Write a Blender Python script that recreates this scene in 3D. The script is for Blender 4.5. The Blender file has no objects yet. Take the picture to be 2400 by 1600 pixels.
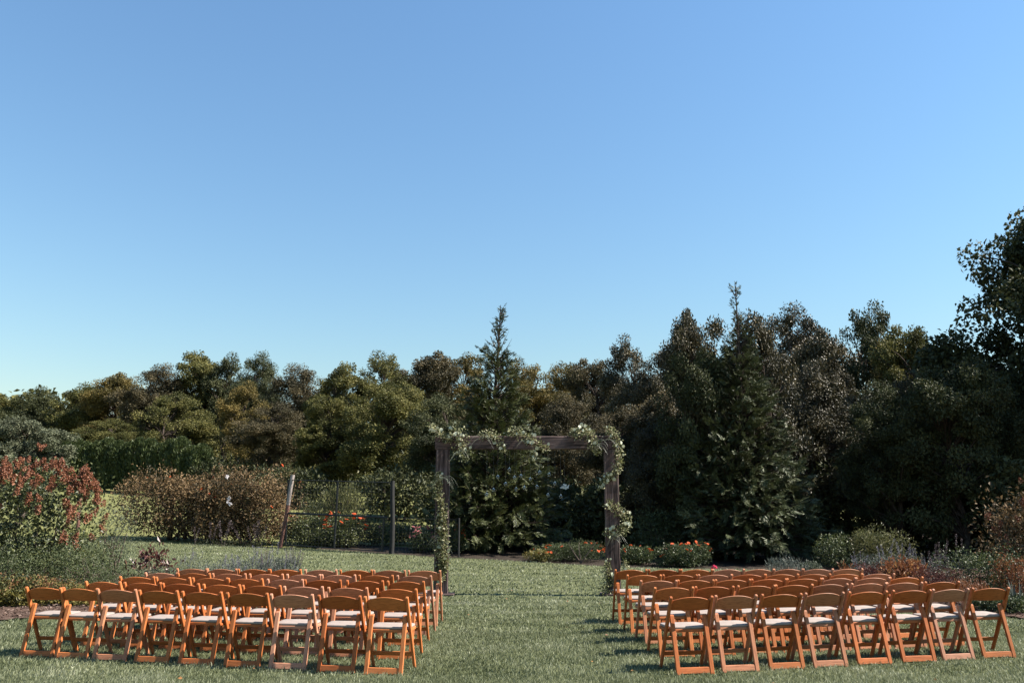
import bpy, bmesh, math, random
import numpy as np
from mathutils import Vector, Matrix

# ------------------------------------------------------------------ camera, sky, sun
F_PX, CAM_H = 1933.0, 1.78                 # focal length in photo pixels (2400 wide), eye height
PITCH = math.atan(374.0 / F_PX)
scene = bpy.context.scene
col = scene.collection
cam_d = bpy.data.cameras.new('camera')
cam_d.sensor_width = 36.0
cam_d.lens = 36.0 * F_PX / 2400.0
cam_d.clip_end = 3000.0
cam = bpy.data.objects.new('camera', cam_d)
cam.location = (0, 0, CAM_H)
cam.rotation_euler = (math.pi / 2 + PITCH, 0, 0)
col.objects.link(cam)
scene.camera = cam

SUN_EL, SUN_BACK = math.radians(45), math.radians(4)
SUN_DIR = Vector((math.cos(SUN_EL) * math.cos(SUN_BACK), -math.cos(SUN_EL) * math.sin(SUN_BACK), math.sin(SUN_EL)))
world = bpy.data.worlds.new('World')
scene.world = world
world.use_nodes = True
wn = world.node_tree
sky = wn.nodes.new('ShaderNodeTexSky')
sky.sky_type = 'NISHITA'
sky.sun_disc = False
sky.sun_elevation = SUN_EL
sky.sun_rotation = math.atan2(SUN_DIR.x, SUN_DIR.y)
sky.air_density = 2.0
sky.dust_density = 0.0
sky.ozone_density = 10.0
wn.nodes['Background'].inputs['Strength'].default_value = 0.0585
wn.links.new(sky.outputs[0], wn.nodes['Background'].inputs['Color'])
sun_d = bpy.data.lights.new('sun', 'SUN')
sun_d.energy = 5.0
sun_d.angle = math.radians(0.53)
sun_d.color = (1.0, 0.925, 0.82)
sun_o = bpy.data.objects.new('sun', sun_d)
sun_o.rotation_euler = (-SUN_DIR).to_track_quat('-Z', 'Y').to_euler()
sun_o.location = SUN_DIR * 60
col.objects.link(sun_o)
scene.view_settings.view_transform = 'Standard'
scene.view_settings.look = 'None'
scene.view_settings.exposure = 1.58
scene.view_settings.gamma = 1.0
scene.render.engine = 'CYCLES'
scene.cycles.max_bounces = 5
scene.cycles.diffuse_bounces = 2
scene.cycles.glossy_bounces = 2
scene.cycles.transmission_bounces = 4
scene.cycles.use_denoising = True
R = math.radians

# ------------------------------------------------------------------ terrain and pixel helpers
def ground_z(x, y):
    u = 0.85 * y - 0.5 * x
    d = np.clip(np.asarray(u) - 17.0, 0, 62.0)
    return 0.062 * d * d / (d + 3.0)

def ray(px, py):
    dx, dy = (px - 1200) / F_PX, (800 - py) / F_PX
    c, s = math.cos(PITCH), math.sin(PITCH)
    return Vector((dx, c - s * dy, s + c * dy))

def at(px, py, z=0.0):                     # point on the level z seen at this place of the photo
    d = ray(px, py)
    t = (z - CAM_H) / d.z
    return Vector((d.x * t, d.y * t, z))

def at_y(px, py, y):                       # point at the distance y
    d = ray(px, py)
    t = y / d.y
    return Vector((d.x * t, y, CAM_H + d.z * t))

def on_ground(px, y):                      # standing place: photo column px, distance y
    z = 0.0
    for _ in range(6):
        dep = y * math.cos(PITCH) + (z - CAM_H) * math.sin(PITCH)
        x = (px - 1200) / F_PX * dep
        z = float(ground_z(x, y))
    return Vector((x, y, z))

def project(p):
    c, s = math.cos(PITCH), math.sin(PITCH)
    z = p[2] - CAM_H
    dep = p[1] * c + z * s
    return 1200 + F_PX * p[0] / dep, 800 - F_PX * (-p[1] * s + z * c) / dep

# ------------------------------------------------------------------ material helpers
def new_mat(name):
    m = bpy.data.materials.new(name)
    m.use_nodes = True
    nt = m.node_tree
    return m, nt, nt.nodes['Principled BSDF'], nt.nodes['Material Output']

def ramp(nt, stops):
    r = nt.nodes.new('ShaderNodeValToRGB')
    e = r.color_ramp.elements
    while len(e) > 1: e.remove(e[-1])
    e[0].position, e[0].color = stops[0][0], (*stops[0][1], 1)
    for p, c in stops[1:]:
        k = e.new(p); k.color = (*c, 1)
    return r

def leaf_mat(name, cols, rough=0.5, spec=0.35, trans=0.25, noise_scale=0.55, noise_amt=0.5):
    """cols: list of leaf colours from dark to light; each leaf takes one by its own tone plus a slow drift over the crown."""
    m, nt, bs, out = new_mat(name)
    a = nt.nodes.new('ShaderNodeAttribute'); a.attribute_name = 'tone'
    tc = nt.nodes.new('ShaderNodeNewGeometry')
    nz = nt.nodes.new('ShaderNodeTexNoise'); nz.inputs['Scale'].default_value = noise_scale
    nz.inputs['Detail'].default_value = 2
    nt.links.new(tc.outputs['Position'], nz.inputs['Vector'])
    mp = nt.nodes.new('ShaderNodeMapRange')
    mp.inputs[1].default_value = 0.3; mp.inputs[2].default_value = 0.7
    mp.inputs[3].default_value = -noise_amt * 0.5; mp.inputs[4].default_value = noise_amt * 0.5
    nt.links.new(nz.outputs['Fac'], mp.inputs[0])
    ad = nt.nodes.new('ShaderNodeMath'); ad.operation = 'ADD'; ad.use_clamp = True
    nt.links.new(a.outputs['Fac'], ad.inputs[0]); nt.links.new(mp.outputs[0], ad.inputs[1])
    n = len(cols)
    r = ramp(nt, [(i / max(1, n - 1), c) for i, c in enumerate(cols)])
    nt.links.new(ad.outputs[0], r.inputs[0])
    nt.links.new(r.outputs[0], bs.inputs['Base Color'])
    bs.inputs['Roughness'].default_value = rough
    bs.inputs['Specular IOR Level'].default_value = spec
    if trans > 0:
        tr = nt.nodes.new('ShaderNodeBsdfTranslucent')
        nt.links.new(r.outputs[0], tr.inputs['Color'])
        mx = nt.nodes.new('ShaderNodeMixShader'); mx.inputs[0].default_value = trans
        nt.links.new(bs.outputs[0], mx.inputs[1]); nt.links.new(tr.outputs[0], mx.inputs[2])
        nt.links.new(mx.outputs[0], out.inputs['Surface'])
    return m

def plain_mat(name, c, rough=0.6, spec=0.4, metal=0.0, var=0.0, scale=20.0, bump=0.0):
    m, nt, bs, out = new_mat(name)
    bs.inputs['Roughness'].default_value = rough
    bs.inputs['Specular IOR Level'].default_value = spec
    bs.inputs['Metallic'].default_value = metal
    if var or bump:
        tc = nt.nodes.new('ShaderNodeTexCoord')
        nz = nt.nodes.new('ShaderNodeTexNoise'); nz.inputs['Scale'].default_value = scale; nz.inputs['Detail'].default_value = 5
        nt.links.new(tc.outputs['Object'], nz.inputs['Vector'])
        r = ramp(nt, [(0.3, tuple(v * (1 - var) for v in c)), (0.7, tuple(min(1, v * (1 + var)) for v in c))])
        nt.links.new(nz.outputs['Fac'], r.inputs[0])
        nt.links.new(r.outputs[0], bs.inputs['Base Color'])
        if bump:
            b = nt.nodes.new('ShaderNodeBump'); b.inputs['Strength'].default_value = bump; b.inputs['Distance'].default_value = 0.01
            nt.links.new(nz.outputs['Fac'], b.inputs['Height']); nt.links.new(b.outputs[0], bs.inputs['Normal'])
    else:
        bs.inputs['Base Color'].default_value = (*c, 1)
    return m

def chair_wood_mat():
    m, nt, bs, out = new_mat('varnished chair wood')
    oi = nt.nodes.new('ShaderNodeObjectInfo')
    tc = nt.nodes.new('ShaderNodeTexCoord')
    def grain(scale):
        mpv = nt.nodes.new('ShaderNodeMapping'); mpv.inputs['Scale'].default_value = scale
        nt.links.new(tc.outputs['Object'], mpv.inputs['Vector'])
        off = nt.nodes.new('ShaderNodeVectorMath'); off.operation = 'ADD'
        mul = nt.nodes.new('ShaderNodeMath'); mul.operation = 'MULTIPLY'; mul.inputs[1].default_value = 40
        nt.links.new(oi.outputs['Random'], mul.inputs[0])
        nt.links.new(mpv.outputs[0], off.inputs[0]); nt.links.new(mul.outputs[0], off.inputs[1])
        nz = nt.nodes.new('ShaderNodeTexNoise'); nz.inputs['Scale'].default_value = 1.0
        nz.inputs['Detail'].default_value = 6; nz.inputs['Distortion'].default_value = 0.6
        nt.links.new(off.outputs[0], nz.inputs['Vector'])
        return nz
    g = grain((30, 30, 30))
    mpv = [n for n in nt.nodes if n.type == 'MAPPING'][0]
    # grain runs along each piece: the attribute 'along' is the piece's own length direction
    at_ = nt.nodes.new('ShaderNodeAttribute'); at_.attribute_name = 'grain'
    nt.links.new(at_.outputs['Vector'], mpv.inputs['Vector'])
    mpv.inputs['Scale'].default_value = (9, 95, 95)
    r = ramp(nt, [(0.25, (0.55, 0.50, 0.46)), (0.5, (1, 1, 1)), (0.75, (1.22, 1.2, 1.16))])
    nt.links.new(g.outputs['Fac'], r.inputs[0])
    mx = nt.nodes.new('ShaderNodeMix'); mx.data_type = 'RGBA'; mx.blend_type = 'MULTIPLY'; mx.inputs[0].default_value = 1.0
    nt.links.new(oi.outputs['Color'], mx.inputs[6]); nt.links.new(r.outputs[0], mx.inputs[7])
    nt.links.new(mx.outputs[2], bs.inputs['Base Color'])
    bs.inputs['Roughness'].default_value = 0.56
    bs.inputs['Specular IOR Level'].default_value = 0.22
    b = nt.nodes.new('ShaderNodeBump'); b.inputs['Strength'].default_value = 0.08; b.inputs['Distance'].default_value = 0.002
    nt.links.new(g.outputs['Fac'], b.inputs['Height']); nt.links.new(b.outputs[0], bs.inputs['Normal'])
    return m

def barn_wood_mat():
    m, nt, bs, out = new_mat('weathered barn wood')
    at_ = nt.nodes.new('ShaderNodeAttribute'); at_.attribute_name = 'grain'
    mpv = nt.nodes.new('ShaderNodeMapping'); mpv.inputs['Scale'].default_value = (1.6, 26, 26)
    nt.links.new(at_.outputs['Vector'], mpv.inputs['Vector'])
    nz = nt.nodes.new('ShaderNodeTexNoise'); nz.inputs['Scale'].default_value = 1; nz.inputs['Detail'].default_value = 8; nz.inputs['Distortion'].default_value = 0.9
    nt.links.new(mpv.outputs[0], nz.inputs['Vector'])
    nz2 = nt.nodes.new('ShaderNodeTexNoise'); nz2.inputs['Scale'].default_value = 2.2; nz2.inputs['Detail'].default_value = 3
    nt.links.new(at_.outputs['Vector'], nz2.inputs['Vector'])
    r = ramp(nt, [(0.3, (0.020, 0.013, 0.012)), (0.48, (0.068, 0.046, 0.042)), (0.62, (0.115, 0.081, 0.075)), (0.8, (0.18, 0.135, 0.126))])
    mth = nt.nodes.new('ShaderNodeMath'); mth.operation = 'MULTIPLY_ADD'; mth.inputs[1].default_value = 0.5
    nt.links.new(nz2.outputs['Fac'], mth.inputs[0])
    hf = nt.nodes.new('ShaderNodeMath'); hf.operation = 'MULTIPLY_ADD'; hf.inputs[1].default_value = 1.0; hf.inputs[2].default_value = -0.25
    nt.links.new(nz.outputs['Fac'], hf.inputs[0]); nt.links.new(hf.outputs[0], mth.inputs[2])
    nt.links.new(mth.outputs[0], r.inputs[0]); nt.links.new(r.outputs[0], bs.inputs['Base Color'])
    bs.inputs['Roughness'].default_value = 0.85
    bs.inputs['Specular IOR Level'].default_value = 0.2
    b = nt.nodes.new('ShaderNodeBump'); b.inputs['Strength'].default_value = 0.7; b.inputs['Distance'].default_value = 0.012
    nt.links.new(nz.outputs['Fac'], b.inputs['Height']); nt.links.new(b.outputs[0], bs.inputs['Normal'])
    return m

def ground_mat(name, stops, scale, bump=0.4, bump_scale=60.0, rough=0.95, stretch=(1, 1, 1)):
    m, nt, bs, out = new_mat(name)
    g = nt.nodes.new('ShaderNodeNewGeometry')
    mpv = nt.nodes.new('ShaderNodeMapping'); mpv.inputs['Scale'].default_value = stretch
    nt.links.new(g.outputs['Position'], mpv.inputs['Vector'])
    a = nt.nodes.new('ShaderNodeTexNoise'); a.inputs['Scale'].default_value = scale; a.inputs['Detail'].default_value = 6
    nt.links.new(mpv.outputs[0], a.inputs['Vector'])
    f = nt.nodes.new('ShaderNodeTexNoise'); f.inputs['Scale'].default_value = bump_scale; f.inputs['Detail'].default_value = 5
    nt.links.new(g.outputs['Position'], f.inputs['Vector'])
    ma = nt.nodes.new('ShaderNodeMath'); ma.operation = 'MULTIPLY_ADD'; ma.inputs[1].default_value = 0.6
    sh = nt.nodes.new('ShaderNodeMath'); sh.operation = 'MULTIPLY_ADD'; sh.inputs[1].default_value = 0.6; sh.inputs[2].default_value = -0.1
    nt.links.new(f.outputs['Fac'], sh.inputs[0]); nt.links.new(a.outputs['Fac'], ma.inputs[0]); nt.links.new(sh.outputs[0], ma.inputs[2])
    r = ramp(nt, stops)
    nt.links.new(ma.outputs[0], r.inputs[0]); nt.links.new(r.outputs[0], bs.inputs['Base Color'])
    bs.inputs['Roughness'].default_value = rough; bs.inputs['Specular IOR Level'].default_value = 0.1
    b = nt.nodes.new('ShaderNodeBump'); b.inputs['Strength'].default_value = bump; b.inputs['Distance'].default_value = 0.04
    nt.links.new(f.outputs['Fac'], b.inputs['Height']); nt.links.new(b.outputs[0], bs.inputs['Normal'])
    return m

# ------------------------------------------------------------------ object helpers
def tag(o, label=None, cat=None, group=None, kind=None):
    if label: o['label'] = label
    if cat: o['category'] = cat
    if group: o['group'] = group
    if kind: o['kind'] = kind
    return o

def empty(name, loc=(0, 0, 0), rz=0.0):
    o = bpy.data.objects.new(name, None)
    o.empty_display_size = 0.1
    o.location = loc; o.rotation_euler = (0, 0, rz)
    col.objects.link(o)
    return o

def link(name, me, parent=None, mat=None, loc=None, rz=None):
    o = bpy.data.objects.new(name, me)
    col.objects.link(o)
    if parent: o.parent = parent
    if mat is not None:
        if len(me.materials) == 0: me.materials.append(mat)
        if me.materials[0] != mat:
            o.material_slots[0].link = 'OBJECT'; o.material_slots[0].material = mat
    if loc is not None: o.location = loc
    if rz is not None: o.rotation_euler = (0, 0, rz)
    return o

class Geo:
    """Collects quads and triangles (numpy) and links them as one mesh."""
    def __init__(s): s.v, s.q, s.t, s.tq, s.tt, s.n = [], [], [], [], [], 0
    def quads(s, v, q, tone):
        s.v.append(v); s.q.append(q + s.n); s.tq.append(tone); s.n += len(v)
    def tris(s, v, t, tone):
        s.v.append(v); s.t.append(t + s.n); s.tt.append(tone); s.n += len(v)
    def mesh(s, name, mat=None, smooth=False):
        me = bpy.data.meshes.new(name)
        v = np.concatenate(s.v).astype(np.float32)
        q = np.concatenate(s.q) if s.q else np.zeros((0, 4), int)
        t = np.concatenate(s.t) if s.t else np.zeros((0, 3), int)
        me.vertices.add(len(v)); me.vertices.foreach_set('co', v.ravel())
        li = np.concatenate([q.ravel(), t.ravel()]).astype(np.int32)
        me.loops.add(len(li)); me.loops.foreach_set('vertex_index', li)
        tot = np.concatenate([np.full(len(q), 4), np.full(len(t), 3)]).astype(np.int32)
        st = (np.cumsum(tot) - tot).astype(np.int32)
        me.polygons.add(len(tot)); me.polygons.foreach_set('loop_start', st)
        me.polygons.foreach_set('use_smooth', np.full(len(tot), smooth, dtype=bool))
        tone = np.concatenate([np.concatenate(s.tq) if s.tq else np.zeros(0), np.concatenate(s.tt) if s.tt else np.zeros(0)]).astype(np.float32)
        me.update(calc_edges=True)
        a = me.attributes.new('tone', 'FLOAT', 'FACE'); a.data.foreach_set('value', tone)
        if mat: me.materials.append(mat)
        return me

def unit(a): return a / np.maximum(np.linalg.norm(a, axis=1, keepdims=True), 1e-9)

def add_leaves(g, P, N, T, L, W, tone, fold=0.12):
    """rhombic leaves: base P, axis T, face normal N (arrays)."""
    T = unit(T); B = unit(np.cross(N, T)); N = np.cross(T, B)
    L = np.asarray(L).reshape(-1, 1); W = np.asarray(W).reshape(-1, 1)
    mid = P + T * L * 0.45
    v = np.stack([P, mid + B * W * 0.5 + N * L * fold, P + T * L, mid - B * W * 0.5 + N * L * fold], 1).reshape(-1, 3)
    q = np.arange(len(P) * 4).reshape(-1, 4)
    g.quads(v, q, np.asarray(tone))

def rand_unit(rng, n):
    return unit(rng.normal(size=(n, 3)))

def tube(g, pts, rad, sides=6, tone=0.5, cap=True):
    pts = np.asarray(pts, float); rad = np.asarray(rad, float)
    k = len(pts)
    d = np.gradient(pts, axis=0); d = unit(d)
    ref = np.where(np.abs(d[:, 2:3]) > 0.9, np.array([[1.0, 0, 0]]), np.array([[0, 0, 1.0]]))
    a = unit(np.cross(d, ref)); b = np.cross(d, a)
    th = np.linspace(0, 2 * math.pi, sides, endpoint=False)
    ring = (pts[:, None, :] + rad[:, None, None] * (a[:, None, :] * np.cos(th)[None, :, None] + b[:, None, :] * np.sin(th)[None, :, None]))
    v = ring.reshape(-1, 3)
    i = np.arange(k - 1)[:, None] * sides; j = np.arange(sides)[None, :]; j2 = (j + 1) % sides
    q = np.stack([i + j, i + j2, i + sides + j2, i + sides + j], -1).reshape(-1, 4)
    g.quads(v, q, np.full(len(q), tone))
    if cap:
        for base in (0, (k - 1) * sides):
            c = pts[0] if base == 0 else pts[-1]
            vv = np.vstack([v[base:base + sides], c[None]])
            t = np.stack([np.arange(sides), (np.arange(sides) + 1) % sides, np.full(sides, sides)], 1)
            g.tris(vv, t, np.full(sides, tone))

def sphere(g, c, r, seg=8, rings=6, tone=0.5, squash=1.0):
    pts = [(0, 0, 1)]
    for i in range(1, rings):
        f = math.pi * i / rings
        for j in range(seg):
            t = 2 * math.pi * j / seg
            pts.append((math.sin(f) * math.cos(t), math.sin(f) * math.sin(t), math.cos(f)))
    pts.append((0, 0, -1))
    v = np.array(pts) * r; v[:, 2] *= squash; v += np.asarray(c)
    q, t = [], []
    for j in range(seg):
        j2 = (j + 1) % seg
        t.append((0, 1 + j, 1 + j2))
        for i in range(rings - 2):
            a, b = 1 + i * seg, 1 + (i + 1) * seg
            q.append((a + j, b + j, b + j2, a + j2))
        a = 1 + (rings - 2) * seg
        t.append((a + j2, a + j, len(pts) - 1))
    g.quads(v, np.array(q), np.full(len(q), tone))
    t = np.array(t); g.t.append(t + g.n - len(v)); g.tt.append(np.full(len(t), tone))

def add_box(g, x0, x1, y0, y1, z0, z1, tone=0.5):
    v = np.array([[x, y, z] for x in (x0, x1) for y in (y0, y1) for z in (z0, z1)], float)
    q = np.array([[0, 1, 3, 2], [4, 6, 7, 5], [0, 4, 5, 1], [2, 3, 7, 6], [0, 2, 6, 4], [1, 5, 7, 3]])
    g.quads(v, q, np.full(6, tone))

def prism(name, outline, x0, x1, axis='x', bevel=0.003, along=None, origin=(0, 0, 0), seg=1, smooth=False):
    """outline: polygon (y,z) extruded along x, or (x,y) extruded along z; bevelled; grain coords along the piece."""
    bm = bmesh.new()
    lo = [bm.verts.new((x0, a, b) if axis == 'x' else (a, b, x0)) for a, b in outline]
    hi = [bm.verts.new((x1, a, b) if axis == 'x' else (a, b, x1)) for a, b in outline]
    bm.faces.new(lo[::-1]); bm.faces.new(hi)
    n = len(outline)
    for i in range(n): bm.faces.new((lo[i], lo[(i + 1) % n], hi[(i + 1) % n], hi[i]))
    bmesh.ops.recalc_face_normals(bm, faces=bm.faces)
    if bevel:
        ed = [e for e in bm.edges if e.calc_face_angle(0) > 0.6]
        bmesh.ops.bevel(bm, geom=ed, offset=bevel, segments=seg, profile=0.5, affect='EDGES')
    me = bpy.data.meshes.new(name); bm.to_mesh(me); bm.free()
    grain_attr(me, along or (1, 0, 0), origin)
    return me

def grain_attr(me, along, origin=(0, 0, 0)):
    A = Vector(along).normalized()
    ref = Vector((1, 0, 0)) if abs(A.x) < 0.8 else Vector((0, 0, 1))
    B = A.cross(ref).normalized(); C = A.cross(B)
    at_ = me.attributes.new('grain', 'FLOAT_VECTOR', 'POINT')
    O = Vector(origin)
    for i, v in enumerate(me.vertices):
        p = v.co + O
        at_.data[i].vector = (p.dot(A), p.dot(B), p.dot(C))

rng = np.random.default_rng(11)
random.seed(5)

# ------------------------------------------------------------------ ground, lawn, beds
def sheet(name, xs, ys, mat, dz, inside=None, smooth=True):
    X, Y = np.meshgrid(xs, ys)
    Z = ground_z(X, Y) + dz
    v = np.stack([X, Y, Z], -1).reshape(-1, 3)
    nx, ny = len(xs), len(ys)
    i = np.arange(ny - 1)[:, None] * nx; j = np.arange(nx - 1)[None, :]
    q = np.stack([i + j, i + j + 1, i + nx + j + 1, i + nx + j], -1).reshape(-1, 4)
    if inside is not None:
        c = v[q].mean(1)
        q = q[inside(c[:, 0], c[:, 1])]
    g = Geo(); g.quads(v, q, np.full(len(q), 0.5))
    return link(name, g.mesh(name, mat, smooth))

M_meadow = ground_mat('meadow grass', [(0.25, (0.075, 0.085, 0.030)), (0.5, (0.13, 0.135, 0.05)), (0.75, (0.19, 0.175, 0.075))], 0.8, 0.8, 9.0)
M_lawn = ground_mat('mown lawn', [(0.25, (0.058, 0.068, 0.03)), (0.55, (0.105, 0.116, 0.056)), (0.8, (0.145, 0.15, 0.075))], 1.6, 0.9, 45.0, stretch=(0.35, 1.6, 1))
M_mulch = ground_mat('bark mulch', [(0.25, (0.03, 0.018, 0.014)), (0.5, (0.085, 0.054, 0.041)), (0.75, (0.16, 0.112, 0.09))], 3.0, 1.0, 38.0)
M_soil = ground_mat('bed soil', [(0.3, (0.018, 0.014, 0.012)), (0.7, (0.05, 0.04, 0.03))], 2.0, 1.0, 22.0)

gx = np.unique(np.concatenate([np.linspace(-45, 45, 91), np.linspace(-900, -45, 25), np.linspace(45, 900, 25)]))
gy = np.unique(np.concatenate([np.linspace(-6, 110, 117), np.linspace(-300, -6, 12), np.linspace(110, 1400, 25)]))
tag(sheet('ground', gx, gy, M_meadow, -0.05), kind='structure')

def edge_y(x):                              # far edge of the mown lawn
    return np.interp(x, [-26, -10.6, -6, -2.2, 0, 2.9, 8.6, 14, 30], [27.5, 26.4, 25.8, 24.6, 24.2, 23.2, 22.2, 21.6, 20])
def left_bed(x, y):                         # mulch bed on the left, its lawn-side rim
    return np.interp(y, [10.5, 12.1, 12.9, 13.6, 14.6, 16.2, 18.0, 19.2, 21], [-30, -11.0, -8.0, -6.5, -5.7, -4.9, -4.6, -5.6, -30])
def right_bed(x, y):
    return np.interp(y, [9.0, 12.0, 12.9, 13.6, 14.6, 16.4, 18.5, 20.5, 23], [30, 11.0, 8.6, 7.2, 6.6, 6.1, 6.2, 6.8, 7.2])
lx = np.linspace(-40, 40, 201); ly = np.unique(np.concatenate([np.linspace(-12, 19, 32), np.linspace(19, 28.5, 96)]))
tag(sheet('lawn', lx, ly, M_lawn, 0.0, lambda x, y: y < edge_y(x)), kind='structure')
tag(sheet('mulch_bed', np.linspace(-30, -3, 136), np.linspace(9, 21, 61), M_mulch, 0.03, lambda x, y: x < left_bed(x, y)), kind='structure')
tag(sheet('mulch_bed', np.linspace(4, 30, 131), np.linspace(9, 23, 71), M_mulch, 0.03, lambda x, y: x > right_bed(x, y)), kind='structure')
tag(sheet('soil_bed', np.linspace(-6, 30, 145), np.linspace(19, 44, 101), M_soil, -0.015, lambda x, y: (y > edge_y(x) - 0.02) & (y < edge_y(x) + 2.2 + np.clip((x + 1) * 2.4, 0, 18))), kind='structure')

# grass: real blades on the near lawn, leaning with the mowing passes
M_grass = leaf_mat('grass blades', [(0.060, 0.075, 0.035), (0.144, 0.163, 0.085), (0.240, 0.258, 0.156), (0.35, 0.357, 0.252)], rough=0.5, spec=0.25, trans=0.3, noise_scale=0.9, noise_amt=0.3)
def grass_points(y0, y1, dens):
    area_w = 0.66 * y1 + 1.2
    n = int(dens * 2 * area_w * (y1 - y0))
    x = rng.uniform(-area_w, area_w, n); y = rng.uniform(y0, y1, n)
    k = (np.abs(x) < 0.655 * y + 0.9) & (y < edge_y(x) + 0.05) & (x > left_bed(x, y) - 0.03) & (x < right_bed(x, y) + 0.03)
    return x[k], y[k]
def grass():
    g = Geo()
    for y0, y1, dens, ln, wd in ((6.3, 9.0, 4500, 0.046, 0.0052), (9.0, 12.0, 2300, 0.047, 0.0080), (12.0, 16.0, 1000, 0.046, 0.012), (16.0, 26.5, 235, 0.046, 0.023)):
        x, y = grass_points(y0, y1, dens)
        n = len(x)
        P = np.stack([x, y, ground_z(x, y) - 0.004], 1)
        band = np.sign(np.sin((y + 0.10 * x) * 2 * math.pi / 1.1)) * np.clip((y - 10) / 4, 0.2, 1.0)
        clump = np.sin(x * 5.1 + 1.7 * np.sin(y * 3.3)) * np.sin(y * 4.7 + 1.3 * np.sin(x * 2.9))
        az = rng.uniform(0, 2 * math.pi, n)
        lean = rng.uniform(0.1, 0.75, n)
        T = np.stack([np.cos(az) * lean, np.sin(az) * lean + 0.32 * band, np.ones(n)], 1)
        T = unit(T)
        L = ln * rng.uniform(0.55, 1.3, n) * (1 + 0.22 * clump)
        W = wd * rng.uniform(0.6, 1.3, n)
        side = unit(np.stack([-T[:, 1] + rng.normal(0, .3, n), T[:, 0] + rng.normal(0, .3, n) + 0.0, np.zeros(n)], 1) + np.array([[0.6, 0, 0]]))
        bend = np.stack([np.cos(az), np.sin(az), -0.3 * np.ones(n)], 1) * (L * rng.uniform(0.05, 0.35, n))[:, None]
        mid = P + T * (L * 0.55)[:, None]
        tip = P + T * L[:, None] + bend
        v = np.stack([P - side * (W / 2)[:, None], P + side * (W / 2)[:, None], mid + side * (W * 0.42)[:, None], mid - side * (W * 0.42)[:, None], tip], 1).reshape(-1, 3)
        i = np.arange(n)[:, None] * 5
        patch = 0.5 + 0.28 * np.sin(x * 0.9 + 2.0 * np.sin(y * 0.55)) * np.sin(y * 0.8 + 1.0) + 0.22 * np.sin(x * 2.3 + 1.5 * np.sin(y * 1.9 + 1)) * np.sin(y * 2.9 + 1.2 * np.sin(x * 1.3)) + 0.18 * np.sin(x * 7.7 + 2 * np.sin(y * 5.1)) * np.sin(y * 8.3)
        yy = y + 0.06 * x + 0.12 * np.sin(x * 0.8)
        streak = (0.14 * np.sin(yy * 7.3 + 1.3 * np.sin(x * 0.5)) + 0.11 * np.sin(yy * 17.1 + 2 * np.sin(x * 0.9))) * np.clip((y - 11) / 4, 0, 1)
        tone = np.clip(rng.normal(0.42, 0.2, n) + 0.10 * clump + 0.36 * (patch - 0.5) - 0.18 * band + streak, 0, 1)  # band also puts the nap shading of the mowing stripes into blade colour
        g.quads(v, i + np.array([[0, 1, 2, 3]]), tone)
        g.t.append(i + np.array([[3, 2, 4]]) + g.n - len(v)); g.tt.append(tone)
    return g
tag(link('lawn_grass', grass().mesh('lawn_grass', M_grass)), 'short mown grass blades covering the whole lawn', 'grass', kind='stuff')

# ------------------------------------------------------------------ folding chairs
M_wood = chair_wood_mat()
M_pad = plain_mat('ivory vinyl pad', (0.265, 0.222, 0.196), rough=0.7, spec=0.15, var=0.12, scale=14, bump=0.25)
M_bolt = plain_mat('brass bolt', (0.45, 0.36, 0.22), rough=0.35, metal=0.9)
PX, PT = 0.230, 0.029                       # post centre from the middle, thickness
POST0, POST1 = (0.20, 0.0), (-0.200, 0.785) # front foot and top (y, z)
LEG0, LEG1 = (-0.225, 0.0), (-0.068, 0.585) # rear foot and rounded top
def post_y(z): return POST0[0] + (POST1[0] - POST0[0]) * z / POST1[1]
def leg_y(z): return LEG0[0] + (LEG1[0] - LEG0[0]) * z / LEG1[1]

def board_outline(p0, p1, stations, round_top=True):
    d = Vector((p1[0] - p0[0], p1[1] - p0[1])); Ln = d.length; d.normalize(); n = Vector((-d.y, d.x))
    a, b = [], []
    for f, w in stations:
        c = Vector(p0) + d * Ln * f
        a.append(c + n * w / 2); b.append(c - n * w / 2)
    top = []
    if round_top:
        c = Vector(p1); w = stations[-1][1] / 2
        a[-1] -= d * w; b[-1] -= d * w; c = c - d * w
        for k in range(1, 6):
            t = math.pi * k / 6
            top.append(c - n * w * math.cos(t) + d * w * math.sin(t))
    pts = b + top + a[::-1]
    # flat feet on the ground
    pts = [Vector(p) for p in pts]
    for p in (pts[0], pts[-1]):
        if abs(p.y) < 0.03:
            t = -p.y / d.y; p += d * t
    return [(p.x, p.y) for p in pts]

def backrest_mesh():
    bm = bmesh.new(); n = 14; rows = []
    for i in range(n + 1):
        x = -0.2155 + 0.431 * i / n; k = 1 - (x / 0.2155) ** 2
        zt, zb = 0.738 + 0.043 * k, 0.636 - 0.004 * k
        ring = []
        prof = [(zt - 0.004, -0.010), (zt, -0.005), (zt, 0.005), (zt - 0.004, 0.010), (zb + 0.004, 0.010), (zb, 0.006), (zb, -0.006), (zb + 0.004, -0.010)]
        for z, off in prof:
            ring.append(bm.verts.new((x, post_y(z) + off - 0.040 * k + 0.012, z)))
        rows.append(ring)
    for i in range(n):
        for j in range(8):
            f = bm.faces.new((rows[i][j], rows[i][(j + 1) % 8], rows[i + 1][(j + 1) % 8], rows[i + 1][j])); f.smooth = True
    bm.faces.new(rows[0][::-1]); bm.faces.new(rows[-1])
    bmesh.ops.recalc_face_normals(bm, faces=bm.faces)
    me = bpy.data.meshes.new('backrest'); bm.to_mesh(me); bm.free()
    me.set_sharp_from_angle(angle=0.7)
    grain_attr(me, (1, 0, 0))
    return me

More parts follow.
